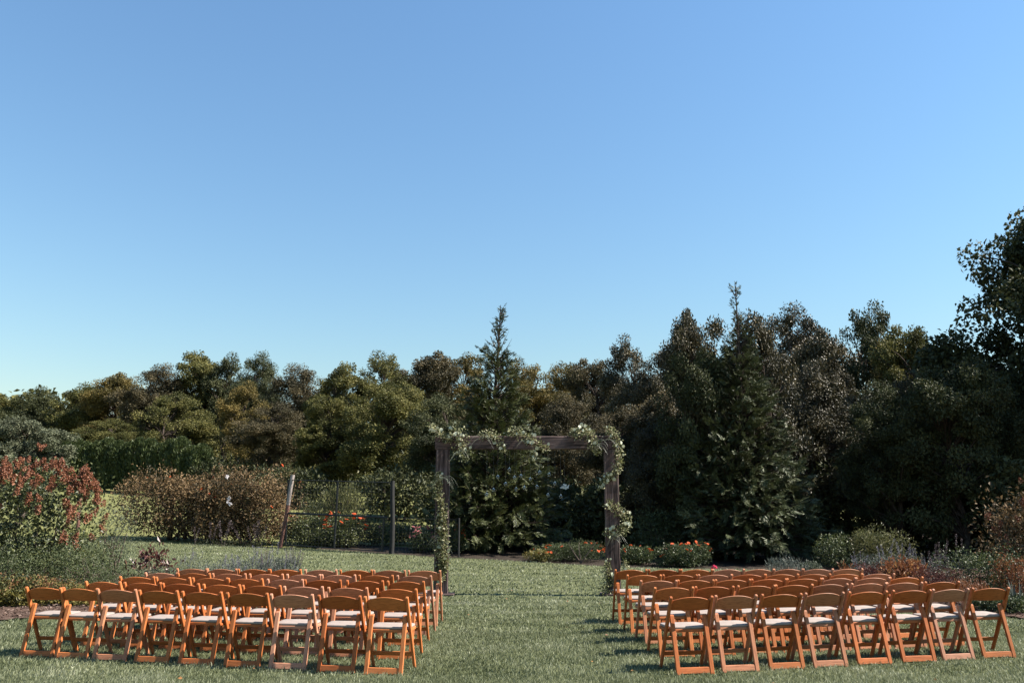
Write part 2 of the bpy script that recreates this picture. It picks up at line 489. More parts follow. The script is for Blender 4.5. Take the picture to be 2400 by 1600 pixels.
def seat_outline(inset=0.0):
    h = [(-0.085, 0.200), (-0.06, 0.209), (0.01, 0.213), (0.06, 0.229), (0.20, 0.233), (0.235, 0.222), (0.252, 0.19), (0.256, 0.10)]
    right = [(w - inset, y + (inset if y < 0 else -inset)) for y, w in h]
    return right + [(-a, b) for a, b in right[::-1]]

def chair_meshes():
    P = {}
    for s, nm in ((-1, 'l'), (1, 'r')):
        x = s * PX
        P['post' + nm] = prism('front_leg_post', board_outline(POST0, POST1, [(0, 0.036), (0.45, 0.047), (0.65, 0.047), (1, 0.038)]), x - PT / 2, x + PT / 2, bevel=0.004, along=(0, -0.40, 0.785), origin=(s, 0, 0))
        x = s * 0.186
        P['leg' + nm] = prism('rear_leg', board_outline(LEG0, LEG1, [(0, 0.028), (0.6, 0.034), (1, 0.034)]), x - 0.022, x + 0.022, bevel=0.004, along=(0, 0.144, 0.585), origin=(s * 2, 0, 0))
    z0, z1 = 0.012, 0.07
    P['rear_bar'] = prism('rear_bar', [(leg_y(z0) - 0.010, z0), (leg_y(z0) + 0.010, z0), (leg_y(z1) + 0.010, z1), (leg_y(z1) - 0.010, z1)], -0.1645, 0.1645, bevel=0.003, origin=(5, 0, 0))
    z0, z1 = 0.135, 0.182
    P['front_bar'] = prism('front_stretcher', [(post_y(z0) - 0.011, z0), (post_y(z0) + 0.011, z0), (post_y(z1) + 0.011, z1), (post_y(z1) - 0.011, z1)], -0.216, 0.216, bevel=0.003, origin=(7, 0, 0))
    P['seat'] = prism('seat_frame', seat_outline(), 0.404, 0.434, axis='z', bevel=0.004, origin=(9, 0, 0))
    P['pad'] = prism('cushion', seat_outline(0.007), 0.4345, 0.462, axis='z', bevel=0.010, seg=3)
    P['back'] = backrest_mesh()
    zb = 0.545
    for s in (-1, 1):
        g = Geo(); tube(g, [(s * 0.207, post_y(zb), zb), (s * 0.2475, post_y(zb), zb)], [0.006, 0.006], 8)
        P['pivot' + ('l' if s < 0 else 'r')] = g.mesh('pivot_bolt', M_bolt)
    for k in P:
        if k not in ('pad', 'pivotl', 'pivotr'): P[k].materials.append(M_wood)
    P['pad'].materials.append(M_pad)
    for p in P['pad'].polygons: p.use_smooth = True
    P['pad'].set_sharp_from_angle(angle=0.9)
    return P
CH = chair_meshes()
CH_PARTS = [('front_leg_post', 'postl'), ('front_leg_post', 'postr'), ('rear_leg', 'legl'), ('rear_leg', 'legr'), ('rear_bar', 'rear_bar'),
            ('front_stretcher', 'front_bar'), ('seat_frame', 'seat'), ('cushion', 'pad'), ('backrest', 'back'), ('pivot_bolt', 'pivotl'), ('pivot_bolt', 'pivotr')]
ORD = ['', 'first', 'second', 'third', 'fourth', 'fifth', 'sixth', 'seventh', 'eighth', 'ninth']
chair_proto = []
chair_spots = {}
def place_chair(loc, rz, tone, label, group):
    if not chair_proto:
        t = empty('folding_chair')
        for nm, key in CH_PARTS:
            link(nm, CH[key], t)
        chair_proto.append(t)
    else:
        src = chair_proto[0]
        t = src.copy(); col.objects.link(t)
        for ch in src.children:
            if ch.parent is src:
                c = ch.copy(); col.objects.link(c); c.parent = t
    t.location = loc; t.rotation_euler = (0, 0, rz)
    tag(t, label, 'chair', group)
    return t

# per row: photo place of the aisle chair's front foot, how much farther the outer end stands, photo columns of the left posts
LEFT = [
    ((973, 1565), 1.125, [59, 139, 226, 324, 425, 530, 632, 745, 853]),
    ((988, 1532), 1.100, [199, 289, 379, 475, 566, 663, 767, 881]),
    ((1007, 1501.5), 1.068, [279, 364, 449, 533, 625, 712, 811, 907]),
    ((1024, 1478.6), 1.045, [339, 415, 496, 583, 671, 752, 840, 930]),
    ((1044, 1458), 1.032, [413, 482, 557, 631, 713, 795, 875, 955])]
RIGHT = [
    ((1552, 1563.6), 1.115, [1570, 1676, 1783, 1884, 1988, 2093, 2183, 2280]),
    ((1515, 1526), 1.080, [1534, 1630, 1728, 1818, 1901, 1993, 2079, 2166]),
    ((1485, 1498), 1.050, [1501, 1589, 1674, 1760, 1843, 1924, 2005, 2083]),
    ((1454, 1475.5), 1.022, [1469, 1554, 1635, 1715, 1792, 1868, 1943, 2018]),
    ((1430, 1454), 1.015, [1441, 1518, 1595, 1669, 1741, 1810, 1879, 1948])]
WOODS = [(0.365, 0.116, 0.035), (0.375, 0.126, 0.041), (0.34, 0.100, 0.030), (0.365, 0.155, 0.082), (0.38, 0.18, 0.11)]
chair_feet = []
wood_rng = random.Random(21)
def seat_rows(rows, side, block):
    for r, (foot, ratio, cols) in enumerate(rows):
        A = at(*foot)
        pe = cols[0] if side < 0 else cols[-1] + 80
        ye = A.y * ratio
        xe = ye * ray(pe, 1500).x / ray(pe, 1500).y
        E = Vector((xe, ye, 0))
        X = (A - E) if side < 0 else (E - A)
        X.normalize(); Y = Vector((-X.y, X.x, 0))
        rz = (0.45 if side < 0 else 0.7) * math.atan2(X.y, X.x)               # the chairs face a little straighter ahead than their row
        Xc = Vector((math.cos(rz), math.sin(rz), 0)); Yc = Vector((-Xc.y, Xc.x, 0))
        n = len(cols)
        for k, px in enumerate(cols):
            lo, hi = -9.0, 9.0
            for _ in range(40):
                m = (lo + hi) / 2
                p = A + X * m - Xc * (PX + PT / 2) - Yc * (POST0[0] - POST1[0]) + Vector((0, 0, 0.785))
                if project(p)[0] < px: lo = m
                else: hi = m
            c = A + X * m - Yc * 0.20
            kk = (n - k) if side < 0 else (k + 1)
            row_word = 'nearest row' if r == 0 else ('row closest to the arch' if r == 4 else ORD[r + 1] + ' row from the camera')
            who = 'aisle chair' if kk == 1 else ORD[kk] + ' chair from the aisle'
            lab = f'wooden folding chair, {who}, {row_word}, {block} block'
            pal = wood_rng.random()
            w = WOODS[0] if pal < 0.3 else WOODS[1] if pal < 0.5 else WOODS[2] if pal < 0.68 else WOODS[3] if pal < 0.86 else WOODS[4]
            t = place_chair(c, rz + R(wood_rng.uniform(-2.2, 2.2)), w, lab, f'folding chairs of the {block} block')
            j = wood_rng.uniform(0.8, 1.14)
            t.color = (w[0] * j, w[1] * j, w[2] * j, 1)
            for ch in t.children: ch.color = t.color
            chair_spots[(side, r, kk)] = (c, Xc, Yc)
seat_rows(LEFT, -1, 'left')
seat_rows(RIGHT, 1, 'right')

# ------------------------------------------------------------------ wedding arch
M_barn = barn_wood_mat()
AL, AR = at(1032, 1394), at(1440, 1394)
AX = (AR - AL).normalized(); AY = Vector((-AX.y, AX.x, 0))
arch_rz = math.atan2(AX.y, AX.x)
arch_w = (AR - AL).length
arch = empty('wedding_arch', (AL + AR) / 2, arch_rz)
tag(arch, 'tall weathered wood arch of square timbers at the end of the aisle', 'arch')
ARCH_TOP = at_y(1235, 1022, (AL.y + AR.y) / 2).z
PW, PD, BH = 0.275, 0.14, 0.265
def plank(name, L, w, d, vertical=True, seed=0):
    """a rough sawn timber with uneven faces and worn edges; length along z (vertical) or x."""
    r_ = np.random.default_rng(seed); bm = bmesh.new(); n = 16; rows = []
    for i in range(n + 1):
        f = i / n
        ww = w / 2 + r_.normal(0, 0.0025); dd = d / 2 + r_.normal(0, 0.002); o = r_.normal(0, 0.002)
        ch = 0.010 + abs(r_.normal(0, 0.004))
        loop = [(-ww + ch, -dd), (ww - ch, -dd), (ww, -dd + ch), (ww, dd - ch), (ww - ch, dd), (-ww + ch, dd), (-ww, dd - ch), (-ww, -dd + ch)]
        rows.append([bm.verts.new((a + o, b, f * L) if vertical else ((f - 0.5) * L, b, a + o)) for a, b in loop])
    for i in range(n):
        for j in range(8): bm.faces.new((rows[i][j], rows[i][(j + 1) % 8], rows[i + 1][(j + 1) % 8], rows[i + 1][j]))
    bm.faces.new(rows[0]); bm.faces.new(rows[-1])
    bmesh.ops.recalc_face_normals(bm, faces=bm.faces)
    me = bpy.data.meshes.new(name); bm.to_mesh(me); bm.free()
    grain_attr(me, (0, 0, 1) if vertical else (1, 0, 0), (seed, seed * 2.3, 0))
    me.materials.append(M_barn)
    return me
for s, sd in ((-1, 3), (1, 7)):
    link('post', plank('post', ARCH_TOP - BH - 0.04, PW, PD, True, sd), arch, loc=(s * (arch_w / 2 - 0.01), 0, 0.04))
    b = prism('foot_plate', [(-0.26, -0.16), (0.26, -0.16), (0.26, 0.20), (-0.26, 0.20)], 0.0, 0.038, axis='z', bevel=0.004, origin=(sd, 0, 0))
    b.materials.append(M_barn)
    link('foot_plate', b, arch, loc=(s * (arch_w / 2 - 0.01), -0.02, 0.0))
link('beam', plank('beam', arch_w + PW + 0.02, BH, PD + 0.006, False, 5), arch, loc=(0, 0, ARCH_TOP - BH / 2))

def arch_pt(px, py, fwd=0.0):               # point on (or before) the arch front seen at this place of the photo
    d = ray(px, py); n = AY; o = Vector((0, 0, CAM_H)); q = AL - AY * (PD / 2 + fwd)
    t = (q - o).dot(n) / d.dot(n)
    return o + d * t

M_garl = leaf_mat('garland leaves', [(0.03, 0.036, 0.011), (0.075, 0.085, 0.025), (0.18, 0.185, 0.075), (0.40, 0.38, 0.23)], rough=0.5, trans=0.25, noise_scale=6, noise_amt=0.3)
M_pale = leaf_mat('pale eucalyptus leaf', [(0.32, 0.35, 0.24), (0.5, 0.51, 0.39)], rough=0.5, trans=0.2)
M_stem = plain_mat('vine stem', (0.12, 0.09, 0.05), rough=0.8)
M_wisp = leaf_mat('silver grass', [(0.09, 0.11, 0.07), (0.24, 0.265, 0.21)], rough=0.4, trans=0.2)
M_rustleaf = leaf_mat('rust leaf', [(0.25, 0.08, 0.02), (0.4, 0.16, 0.05)])
pale_g = Geo()
th = np.linspace(0, 2 * math.pi, 9)[:-1]
pv = np.stack([0.5 * np.sin(th) * (1 - 0.2 * np.cos(th)), 0.08 * np.cos(2 * th), 0.5 - 0.5 * np.cos(th)], 1)
pale_g.quads(pv, np.array([[0, 1, 2, 7], [2, 3, 6, 7], [3, 4, 5, 6]]), np.array([0.3, 0.5, 0.7]))
pale_me = pale_g.mesh('leaf', M_pale, True)

def garland(label, path, rad, n, pale=6, wisps=0, wisp_from=None, lsize=0.045, light=0.5, seed=1, red=0):
    r_ = np.random.default_rng(seed)
    pts = np.array([arch_pt(px, py, 0.05 + 0.03 * math.sin(i * 2.1)) for i, (px, py) in enumerate(path)])
    base = pts[0].copy()
    o = empty('garland', Vector(base)); tag(o, label, 'garland', 'leafy garlands on the arch')
    pts = pts - base
    # smooth path
    k = len(pts); t = np.linspace(0, k - 1, max(8, 6 * k)); 
    sp = np.stack([np.interp(t, np.arange(k), pts[:, j]) for j in range(3)], 1)
    sp[1:-1] = (sp[:-2] + 2 * sp[1:-1] + sp[2:]) / 4
    g = Geo(); tube(g, sp, np.full(len(sp), 0.007), 5); link('stem', g.mesh('stem', M_stem), o)
    g = Geo()
    n = int(n * 0.62); rad *= 0.95
    f = r_.uniform(0, 1, n); idx = f * (len(sp) - 1); i0 = np.minimum(idx.astype(int), len(sp) - 2)
    c = sp[i0] + (sp[i0 + 1] - sp[i0]) * (idx - i0)[:, None]
    taper = np.interp(f, [0, 0.12, 0.88, 1], [0.55, 1, 1, 0.55]) * (0.75 + 0.45 * np.sin(f * 23 + seed) ** 2)
    off = rand_unit(r_, n) * (r_.uniform(0.1, 1, n) ** 0.7 * rad * taper)[:, None]
    off[:, 1] *= 0.75
    P = c + off
    N = unit(rand_unit(r_, n) + np.array([[0.25, -0.5, 0.45]]))
    add_leaves(g, P, N, rand_unit(r_, n) + unit(off + 1e-6) * 0.8, lsize * r_.uniform(0.5, 1.5, n), lsize * 0.6 * r_.uniform(0.6, 1.3, n), np.clip(r_.normal(light + 0.1, 0.34, n), 0, 1))
    tag(link('foliage', g.mesh('foliage', M_garl), o), kind='stuff')
    for i in range(pale):
        j = r_.integers(0, len(sp)); u = rand_unit(r_, 1)[0]; u[1] = -abs(u[1]) * 0.8
        l = link('leaf', pale_me, o, loc=Vector(sp[j] + u * rad * r_.uniform(0.5, 1.05)))
        l.rotation_euler = (r_.uniform(-0.6, 0.9), r_.uniform(-1.6, 1.6), r_.uniform(-0.7, 0.7)); s = r_.uniform(0.05, 0.09); l.scale = (s * 0.8, s, s)
    if wisps:
        g = Geo()
        src = np.array(arch_pt(*wisp_from, 0.10)) - base
        for i in range(wisps // 2 + 2):
            a = r_.uniform(-math.pi, 0.2); ln = r_.uniform(0.12, 0.36)
            tt = np.linspace(0, 1, 7)[:, None]
            d = np.array([math.cos(a) * 0.75, -0.35 + r_.normal(0, .15), 0.35 * abs(math.sin(a)) + 0.1])
            pp = src + r_.normal(0, 0.04, 3) + d * ln * tt + np.array([[0, 0, -0.85 * ln]]) * tt ** 2
            tube(g, pp, np.linspace(0.0026, 0.0008, 7), 3, r_.uniform(0, 0.8), cap=False)
        tag(link('grass_wisps', g.mesh('grass_wisps', M_wisp), o), kind='stuff')
    return o
garland('pale vine garland draped over the arch top left corner', [(1008, 996), (1018, 1008), (1032, 1020), (1046, 1030), (1058, 1032)], 0.10, 420, 8, light=0.62, seed=1)
garland('bushy leaf bunch hanging down beside the arch left corner', [(1062, 1010), (1078, 1018), (1080, 1040), (1082, 1058), (1092, 1070)], 0.20, 760, 14, 34, (1078, 1058), light=0.5, seed=2)
garland('short leafy garland looped over the beam left of centre', [(1128, 1022), (1146, 1016), (1160, 1024), (1172, 1040), (1180, 1056)], 0.12, 520, 4, 22, (1132, 1020), light=0.5, seed=3)
garland('long vine garland trailing over the middle of the beam', [(1190, 1014), (1208, 1010), (1226, 1022), (1244, 1030), (1262, 1042), (1282, 1056)], 0.125, 760, 9, 10, (1225, 1030), light=0.52, seed=4)
garland('white leaved eucalyptus sprig dangling below the beam', [(1256, 1052), (1254, 1066), (1252, 1080)], 0.06, 40, 8, light=0.7, seed=5)
garland('thick leafy garland piled on the right half of the beam', [(1338, 1016), (1356, 1012), (1372, 1008), (1386, 1024), (1394, 1040), (1400, 1062)], 0.15, 1050, 8, 26, (1396, 1040), light=0.58, seed=6)
garland('leafy garland winding down from the arch top right corner', [(1424, 1004), (1434, 1012), (1444, 1028), (1448, 1046), (1452, 1070), (1450, 1094), (1440, 1108), (1424, 1120)], 0.115, 1100, 9, 12, (1420, 1030), light=0.55, seed=7)
garland('pale green sprig sticking out beside the right post', [(1432, 1108), (1420, 1120), (1410, 1136), (1400, 1144)], 0.10, 240, 9, light=0.55, seed=8)
garland('leafy garland circling the middle of the right post', [(1424, 1178), (1436, 1186), (1448, 1196), (1462, 1204), (1470, 1226), (1458, 1242), (1438, 1248), (1420, 1250)], 0.145, 1050, 13, 26, (1440, 1256), light=0.5, seed=9)
garland('dark vine garland climbing the foot of the right post', [(1424, 1316), (1422, 1340), (1430, 1356), (1424, 1376), (1414, 1394)], 0.115, 620, 3, light=0.32, seed=10)
garland('small vine tuft on the outer side of the right post', [(1464, 1316), (1466, 1336), (1462, 1352)], 0.085, 260, 3, light=0.5, seed=11)
garland('long vine garland running down the left post', [(1030, 1106), (1026, 1128), (1024, 1150), (1030, 1172), (1040, 1196), (1038, 1222), (1042, 1248), (1040, 1274), (1042, 1300), (1044, 1322), (1034, 1346), (1028, 1370)], 0.105, 2900, 9, 30, (1040, 1118), light=0.5, seed=12)

garland('thin vine strand wound round the lower left post', [(1040, 1200), (1024, 1230), (1036, 1262), (1022, 1290), (1038, 1318), (1024, 1350)], 0.10, 1000, 4, 10, (1030, 1260), light=0.42, seed=13)
# glass baubles and a blossom sprig hanging in the arch
def glass_mat():
    m, nt, bs, out = new_mat('clear glass')
    bs.inputs['Base Color'].default_value = (0.95, 0.97, 1, 1)
    bs.inputs['Roughness'].default_value = 0.02
    bs.inputs['IOR'].default_value = 1.45
    bs.inputs['Transmission Weight'].default_value = 1.0
    return m
M_glass = glass_mat()
M_silver = plain_mat('silver cap', (0.7, 0.7, 0.72), rough=0.25, metal=1.0)
M_thread = plain_mat('clear thread', (0.25, 0.25, 0.25), rough=0.4)
baubles = [(1140.7, 1159), (1156.8, 1148), (1167, 1117.5), (1185, 1134), (1194, 1100), (1206, 1119), (1210, 1146), (1221, 1115.5), (1229, 1143),
           (1243, 1123), (1258.6, 1140.6), (1265, 1107), (1284.5, 1160), (1287, 1112), (1300.7, 1133), (1314.7, 1163)]
g = Geo(); sphere(g, (0, 0, 0), 0.034, 20, 14); n0 = len(g.q); sphere(g, (0, 0, 0), 0.0328, 20, 14)
g.q[-1] = g.q[-1][:, ::-1]; g.t[-1] = g.t[-1][:, ::-1]; globe_me = g.mesh('globe', M_glass, True)
g = Geo(); tube(g, [(0, 0, 0.032), (0, 0, 0.044)], [0.009, 0.008], 8); cap_me = g.mesh('cap', M_silver)
ORDB = ['leftmost', 'second', 'third', 'fourth', 'fifth', 'sixth', 'seventh', 'eighth', 'ninth', 'tenth', 'eleventh', 'twelfth', 'thirteenth', 'fourteenth', 'fifteenth', 'rightmost']
def thread_to_beam(o, p):
    Ln = ARCH_TOP - BH - p.z
    g = Geo(); tube(g, [(0, 0, 0.045), (0, 0, Ln)], [0.0007, 0.0007], 3); link('thread', g.mesh('thread', M_thread), o)
for i, (px, py) in enumerate(baubles):
    p = arch_pt(px, py, -PD / 2 + random.uniform(-0.05, 0.05))
    o = empty('glass_bauble', p)
    link('globe', globe_me, o); link('cap', cap_me, o); thread_to_beam(o, p)
    who = ORDB[i] if i in (0, 15) else ORDB[i] + ' from the left'
    tag(o, f'clear round glass bauble hanging in the arch, {who} of sixteen', 'bauble', 'glass baubles hanging in the arch')
M_white = leaf_mat('white petals', [(0.6, 0.63, 0.62), (0.75, 0.76, 0.74)], trans=0.3)
p = arch_pt(1323, 1141, -PD / 2)
o = empty('blossom_sprig', p); tag(o, 'white blossom sprig hanging in the arch beside the glass baubles', 'blossom')
g = Geo(); n = 42
P = rng.normal(0, 1, (n, 3)) * np.array([[0.035, 0.015, 0.018]])
add_leaves(g, P, rand_unit(rng, n), rand_unit(rng, n), np.full(n, 0.05), np.full(n, 0.032), rng.uniform(0, 1, n))
link('petals', g.mesh('petals', M_white), o); thread_to_beam(o, p)

# ------------------------------------------------------------------ trees
M_bark = plain_mat('tree bark', (0.055, 0.043, 0.036), rough=0.9, spec=0.1, var=0.5, scale=6, bump=0.6)
M_palebark = plain_mat('grey bark', (0.2, 0.18, 0.16), rough=0.9, spec=0.1, var=0.4, scale=8, bump=0.5)
LEAF = {
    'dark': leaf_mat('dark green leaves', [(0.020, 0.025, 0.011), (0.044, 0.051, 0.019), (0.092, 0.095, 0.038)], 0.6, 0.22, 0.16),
    'olive': leaf_mat('olive leaves', [(0.034, 0.038, 0.012), (0.090, 0.090, 0.026), (0.175, 0.155, 0.050)], 0.6, 0.2, 0.25, 0.45, 0.7),
    'gold': leaf_mat('golden olive leaves', [(0.040, 0.037, 0.012), (0.108, 0.085, 0.024), (0.205, 0.148, 0.045)], 0.6, 0.2, 0.25, 0.45, 0.7),
    'brown': leaf_mat('bronze leaves', [(0.027, 0.025, 0.013), (0.064, 0.054, 0.026), (0.135, 0.105, 0.052)], 0.6, 0.22, 0.18, 0.45, 0.7),
    'oak': leaf_mat('glossy oak leaves', [(0.020, 0.020, 0.010), (0.047, 0.042, 0.019), (0.11, 0.088, 0.040)], 0.5, 0.32, 0.12),
    'sage': leaf_mat('silver green leaves', [(0.050, 0.058, 0.034), (0.115, 0.126, 0.076), (0.20, 0.21, 0.14)], 0.6, 0.2, 0.2),
}
def limb(g, a, b, r0, r1, r_, sag=0.0, sides=5):
    a, b = np.asarray(a, float), np.asarray(b, float); L = np.linalg.norm(b - a)
    t = np.linspace(0, 1, 6)[:, None]
    w = r_.normal(0, 0.05 * L, 3)
    pts = a + (b - a) * t + w * np.sin(math.pi * t) + np.array([[0, 0, sag * L]]) * np.sin(math.pi * t)
    tube(g, pts, np.linspace(r0, r1, 6), sides, cap=False)
    return pts

def broadleaf(seed, H=10.0, Rc=3.6, base=0.22, clumps=150, per=170, leaf=0.20, open_=0.0, flat=0.75):
    """returns trunk mesh (trunk + limbs) and crown mesh; height H, foot at the origin."""
    r_ = np.random.default_rng(seed)
    gt, gc = Geo(), Geo()
    tz = np.linspace(0, 0.86 * H, 9); wob = np.cumsum(r_.normal(0, 0.018 * H, (9, 2)), 0); wob[0] = 0
    trunk = np.stack([wob[:, 0], wob[:, 1], tz], 1)
    tube(gt, trunk, np.interp(tz, [0, 0.06 * H, 0.86 * H], [0.032 * H, 0.022 * H, 0.004 * H]), 8, cap=False)
    # crown lobes
    lobes = [(np.array([0, 0, H * (base + (1 - base) * 0.50)]), np.array([Rc * 0.82, Rc * 0.82, H * (1 - base) * 0.48]))]
    for k in range(9):
        a = 2 * math.pi * (k + r_.uniform(-.3, .3)) / 9 * 2.0
        zf = r_.uniform(base + 0.10, 0.84); rr = Rc * r_.uniform(0.34, 0.62) * (1.1 - 0.45 * zf)
        env = math.sqrt(max(0.08, 1 - ((zf - 0.5) / 0.62) ** 2))
        lobes.append((np.array([math.cos(a) * Rc * 0.66 * env, math.sin(a) * Rc * 0.66 * env, zf * H]), np.array([rr, rr, rr * flat])))
    top = np.array([r_.normal(0, .12 * Rc), r_.normal(0, .12 * Rc), 0.885 * H]); lobes.append((top, np.array([Rc * .42, Rc * .42, 0.115 * H])))
    for c in range(clumps):
        k = 0 if r_.random() < 0.30 else r_.integers(1, len(lobes))
        lc, lr = lobes[k]
        d = rand_unit(r_, 1)[0]; d[2] = d[2] * 0.9 + 0.12
        p = lc + d * lr * r_.uniform(0.45, 1.06)
        if p[2] < base * H * 0.8: p[2] = base * H * r_.uniform(0.8, 1.3)
        if r_.random() < open_: continue
        i = np.argmin(np.abs(trunk[:, 2] - max(0.1 * H, p[2] - 0.22 * H * r_.uniform(0.5, 1.2))))
        if c % 2 == 0: limb(gt, trunk[i], p, 0.0075 * H * (1 - 0.5 * i / 9), 0.0014 * H, r_, 0.06, 4)
        cr = Rc * r_.uniform(0.10, 0.2)
        n = int(per * r_.uniform(0.6, 1.3))
        off = rand_unit(r_, n) * (r_.uniform(0, 1, n) ** 0.45)[:, None] * cr * np.array([[1.15, 1.15, 0.8]])
        P = p + off
        N = unit(rand_unit(r_, n) * 0.9 + unit(off + 1e-6) * 0.55 + np.array([[0, 0, 0.45]]))
        T = unit(rand_unit(r_, n) + unit(off + 1e-6) * 0.5 + np.array([[0, 0, -0.25]]))
        sz = leaf * r_.uniform(0.6, 1.3, n)
        add_leaves(gc, P, N, T, sz, sz * 0.62, np.clip(r_.normal(0.45 + r_.normal(0, 0.10), 0.2, n), 0, 1))
    return gt.mesh('trunk', M_bark, True), gc.mesh('crown', LEAF['dark'])

def conifer(seed, H=8.0, Rb=1.9, leader=0.2, dens=1.0, skirt=0.05, shape=0.8, lean=0.0):
    """feathery cypress: pointed, upswept plumes, thin bare leader."""
    r_ = np.random.default_rng(seed)
    gt, gc = Geo(), Geo()
    tz = np.linspace(0, H, 12)
    tr = np.stack([0.02 * H * np.sin(tz / H * 5 + seed) * (tz / H), lean * tz / H + 0 * tz, tz], 1)
    tube(gt, tr, np.interp(tz, [0, 0.8 * H, H], [0.022 * H, 0.004 * H, 0.0012 * H]), 7, cap=False)
    nb = int(680 * dens)
    for b in range(nb):
        f = 1 - (1 - r_.random()) ** 0.56 if b > 34 else r_.uniform(1 - leader, 0.985)
        f = max(f, skirt)
        tipz = f > 1 - leader
        if tipz and b > 34 and r_.random() < 0.5: continue
        z = f * H
        Rz = Rb * min(1.0, f / 0.10 + 0.62) * (1 - f) ** shape
        Rz = max(Rz, 0.05 * Rb) * (r_.uniform(0.68, 1.16) if not tipz else r_.uniform(0.5, 1.9))
        a = r_.uniform(0, 2 * math.pi)
        el = np.interp(f, [0, 0.12, 0.4, 0.8, 1], [-0.28, 0.05, 0.35, 0.7, 0.9]) + r_.normal(0, 0.12)
        d = np.array([math.cos(a) * math.cos(el), math.sin(a) * math.cos(el), math.sin(el)])
        o = np.array([np.interp(z, tz, tr[:, 0]), np.interp(z, tz, tr[:, 1]), z])
        ln = Rz / max(0.35, math.cos(el))
        o = o - np.array([0, 0, math.sin(el) * ln * 0.5])
        t5 = np.linspace(0, 1, 5)[:, None]
        pts = o + d * ln * t5 + np.array([[0, 0, 0.16 * ln]]) * t5 ** 2
        tube(gt, pts, np.linspace(0.012 + 0.012 * ln, 0.003, 5), 4, cap=False)
        m = max(3, int(11 * (ln / Rb + 0.22))) if not tipz else 3
        for s in range(m):
            q = r_.uniform(0.18 if f < 1 - leader else 0.12, 1.0) ** 0.7
            c = o + d * ln * q + np.array([0, 0, 0.16 * ln]) * q * q
            # one spray: herringbone of scale-leaf twigs fanning outward
            sd = unit((d + r_.normal(0, 0.5, 3) + np.array([0, 0, -0.05]))[None])[0]
            side = unit(np.cross(sd, unit((np.array([0, 0, 1.0]) + r_.normal(0, 0.5, 3))[None])[0])[None])[0]
            k = 20
            sl = r_.uniform(0.22, 0.42) * (0.55 + 0.45 * (1 - f)) * (0.62 if tipz else 1.0)
            u = np.linspace(0.05, 1, k)
            sg = np.where(np.arange(k) % 2 == 0, 1.0, -1.0)
            P = c + sd * sl * u[:, None]
            T = sd * 0.85 + side * (sg * r_.uniform(0.4, 0.9, k))[:, None] + r_.normal(0, 0.12, (k, 3))
            N = unit(np.cross(sd, side)[None] + r_.normal(0, 0.35, (k, 3)))
            L = sl * (0.50 - 0.28 * u) * r_.uniform(0.8, 1.3, k)
            add_leaves(gc, P, N, T, L, L * 0.19 + 0.007, np.clip(r_.normal(0.42 + 0.25 * (q - 0.7), 0.16, k), 0, 1), fold=0.05)
    return gt.mesh('trunk', M_bark, True), gc.mesh('crown', LEAF['dark'])

VAR = [broadleaf(101, 10, 3.6, 0.06, 240, 250, 0.165), broadleaf(102, 10, 3.1, 0.06, 220, 250, 0.165, flat=0.9),
       broadleaf(103, 10, 4.0, 0.07, 250, 250, 0.175, flat=0.65), broadleaf(104, 10, 3.3, 0.12, 190, 190, 0.15, 0.10),
       broadleaf(105, 10, 3.5, 0.05, 280, 270, 0.13)]
VAR_R = [3.6, 3.1, 4.0, 3.3, 3.5]
TREE_GROUP = 'woodland trees behind the lawn'
def tree(label, px, top, dist, width, var, leaf, rz, name='broadleaf_tree', bark=None, cat='tree'):
    """px: photo column of the trunk, top: photo row of the crown's top, width: crown width in photo pixels."""
    p = on_ground(px, dist)
    H = at_y(px, top, dist).z - p.z
    o = empty(name, p, rz)
    s = width / F_PX * dist / (2 * VAR_R[var] * 0.98)
    tm, cm = VAR[var]
    for nm, me, mt in (('trunk', tm, bark or M_bark), ('crown', cm, LEAF[leaf])):
        c = link(nm, me, o, mt)
        c.scale = (s, s, H / 10.0)
    tag(o, label, cat, TREE_GROUP)
    return o
